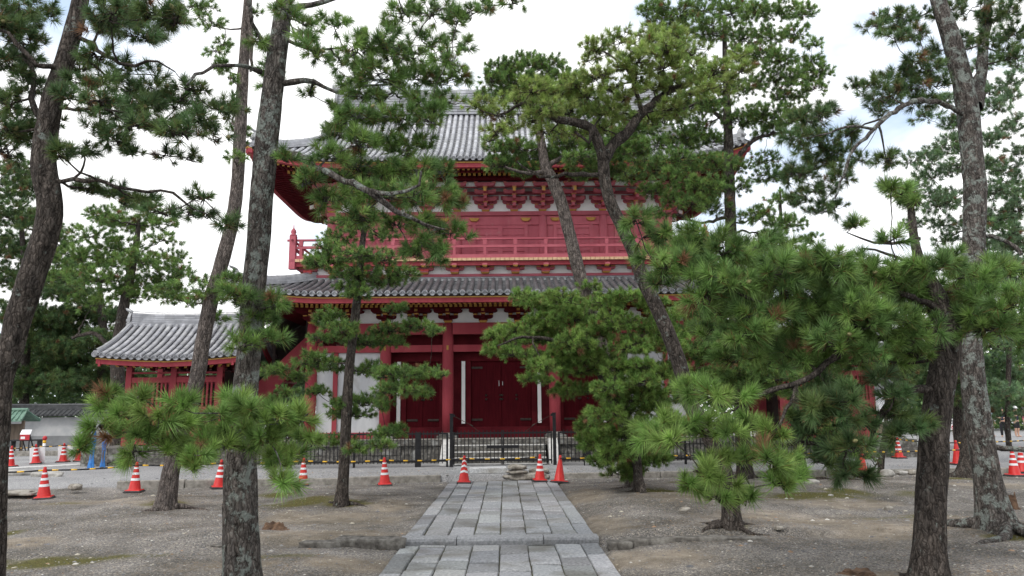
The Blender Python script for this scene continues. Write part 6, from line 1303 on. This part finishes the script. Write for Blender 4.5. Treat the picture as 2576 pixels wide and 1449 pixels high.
pine('dark pine stem with pale root rock hidden behind the star shaped low boughs', 18.8,
 '2020,1214,40;2012,1160,32;2005,1100,28;2000,1040,26;1996,960,22;1990,880,16', '1960,900,56,30;2030,890,56,28;1900,930,50,26;1840,900,46,26;1780,890,46,26;1880,960,46,20;1960,950,50,20;2060,930,46,22;1800,940,40,20;1740,880,40,26;1760,820,50,28;1820,850,54,28;1880,860,54,28;1760,950,44,22;1850,960,50,22;1930,980,50,20;2000,860,54,28;2020,990,46,18;2080,880,50,26;2100,960,40,20;1740,780,44,26;1700,940,40,22;1720,1000,40,20;1800,1000,44,18', [], L=.14, nn=44, nw=.008, dens=5.5, dy=1.0, seed=28, pal='mid', sides=12)

# ------------------------------------------------------------------ pines and woods further back
BG = dict(flare=.2, group='pines beyond the gate', root=False, sides=10, step=.4, twig=.012, name='pine_tree')
pine('broad light green pine with flat tiers behind the left stair house', 33, '300,1060,40;296,900,36;310,780,30;330,680,24;345,600,16;350,540,8',
 '260,540,46,20;330,560,56,17;350,518,52,24;400,558,46,20;290,560,56,16;230,590,60,20;200,640,70,30;280,658,70,30;360,658,70,26;430,650,46,20;440,690,52,24;250,700,80,28;380,718,60,24;300,620,60,20;150,690,60,24;320,740,60,22;230,760,60,22;420,740,50,22;410,600,40,14', ['296,900,14,0;240,840,10,0;180,850,7,0'], L=.24, nn=56, nw=.012, dens=4.2, dy=1.8, seed=31, pal='mid', **BG)
pine('dark green pine between the leftmost trunk and the stair house', 48, '262,1100,36;258,980,32;262,880,28;255,780,20;250,700,10',
 '230,790,60,26;290,800,46,22;200,840,60,28;260,850,50,24;160,800,50,28;300,860,46,22;220,900,60,28;160,880,56,28;290,910,50,26;130,940,56,30;220,960,60,28;300,960,46,26;330,900,36,24;340,960,30,26;180,740,50,24;110,830,50,30', [], L=.32, nn=56, nw=.017, dens=8, dy=2, seed=32, pal='dark', **BG)
pine('dense dark pine behind the leftmost trunk', 47, '60,1110,26;62,950,24;70,800,20;60,650,16;50,520,9',
 '20,480,50,32;80,470,46,26;30,540,60,36;100,560,46,30;20,620,60,40;90,640,50,36;150,610,40,26;30,700,60,40;110,720,60,36;30,790,60,40;100,800,60,36;60,860,60,36;130,880,46,30;40,920,60,36;100,950,56,30;40,980,50,26;180,660,40,22;170,700,40,24;60,430,46,24;10,430,40,30;150,960,50,26', [], L=.32, nn=56, nw=.017, dens=5.5, dy=2.2, seed=33, pal='dark', **BG)
pine('pale green pine seen through the gap beneath the stair flight', 44, '735,1060,20;738,980,18;742,930,14;745,890,8', '720,900,36,20;750,920,40,22;700,950,40,22;760,960,36,22;720,985,46,20;690,1000,40,18;770,1000,36,18;740,880,26,12;820,865,30,12', [], L=.26, nn=50, nw=.015, dens=5.5, dy=1.5, seed=34, pal='blue', **BG)
pine('tall blue green pine at the right edge behind the lichened trunk', 30, '2535,1080,14;2538,900,13;2540,760,11;2545,620,9;2548,480,5',
 '2520,560,46,26;2560,600,40,26;2490,620,46,26;2540,660,46,26;2500,700,46,26;2550,730,46,26;2490,790,50,26;2550,820,46,28;2500,860,50,28;2560,890,40,28;2490,920,50,28;2550,950,46,26;2500,980,50,24;2560,1000,40,22;2470,1010,40,20;2520,1040,50,16;2550,480,40,22', ['2538,880,10,0;2480,870,6,0'], L=.22, nn=52, nw=.011, dens=5, dy=1.6, seed=35, pal='blue', **BG)
pine('dark green pine filling the gap between the two right trunks', 31, '2410,1090,24;2408,960,22;2405,840,18;2400,740,10',
 '2400,760,40,26;2420,830,40,28;2400,890,46,28;2420,950,46,26;2290,900,50,28;2330,950,40,26;2260,940,46,26;2300,980,46,20;2210,900,46,28;2180,940,40,24;2420,1000,36,18;2250,870,50,26', [], L=.22, nn=52, nw=.012, dens=5, dy=1.6, seed=36, pal='dark', **BG)
pine('far thin pine above the low boughs on the right', 34, '1966,1060,16;1966,900,15;1965,700,13;1964,560,10;1962,470,6', '1960,500,40,18;1990,560,40,18;1940,590,36,16;1985,620,36,16;1950,660,40,18;2000,690,40,18;1930,720,36,20;2060,640,40,14;2100,690,46,18;2040,600,30,12', [], L=.22, nn=52, nw=.012, dens=4.5, dy=1.4, seed=37, pal='mid', **BG)
# a far wood closing the view: leaf clumps nobody could count
rs = np.random.RandomState(77); vs = []; cs = []
def wood(x0, x1, y, h0, n, leaf, pal):
    x = x0 + (x1 - x0) * rs.rand(n); top = h0 * (.55 + .6 * vnoise(x + 200, x * 0 + y, 4.5, 8) + .25 * vnoise(x + 200, x * 0 + y, 1.6, 9)); z = top * rs.rand(n) ** .75; yy = y + rs.normal(0, 1.6, n) - (1 - z / top) * .5
    P = np.stack([x, yy, z + .1], 1); a = rs.normal(size=(n, 3)); a /= np.linalg.norm(a, axis=1)[:, None]; b = np.cross(a, rs.normal(size=(n, 3))); b /= np.linalg.norm(b, axis=1)[:, None]; s = leaf * rs.uniform(.6, 1.4, (n, 1))
    vs.append(np.stack([P - a * s, P + b * s * .5, P + a * s, P - b * s * .5], 1).reshape(-1, 3)); c = np.array(PAL[pal])[rs.randint(0, 4, n)] * rs.uniform(.7, 1.2, (n, 1)); cs.append(np.repeat(c, 4, 0))
wood(-75, -8, 62, 8.0, 26000, .28, 'dark'); wood(-60, -14, 52, 5.0, 16000, .22, 'dark'); wood(-9, 12, 58, 5.5, 12000, .25, 'blue'); wood(10, 80, 66, 9.0, 26000, .3, 'mid'); wood(26, 70, 56, 4.6, 14000, .24, 'dark')
V = np.concatenate(vs); tag(link('far_wood', fast_mesh('far_wood', V, np.arange(len(V)).reshape(-1, 4), [MT['needle']], np.concatenate([np.concatenate(cs), np.ones((len(V), 1))], 1))), None, None, kind='stuff')
print('needle faces', TRI_TOTAL)
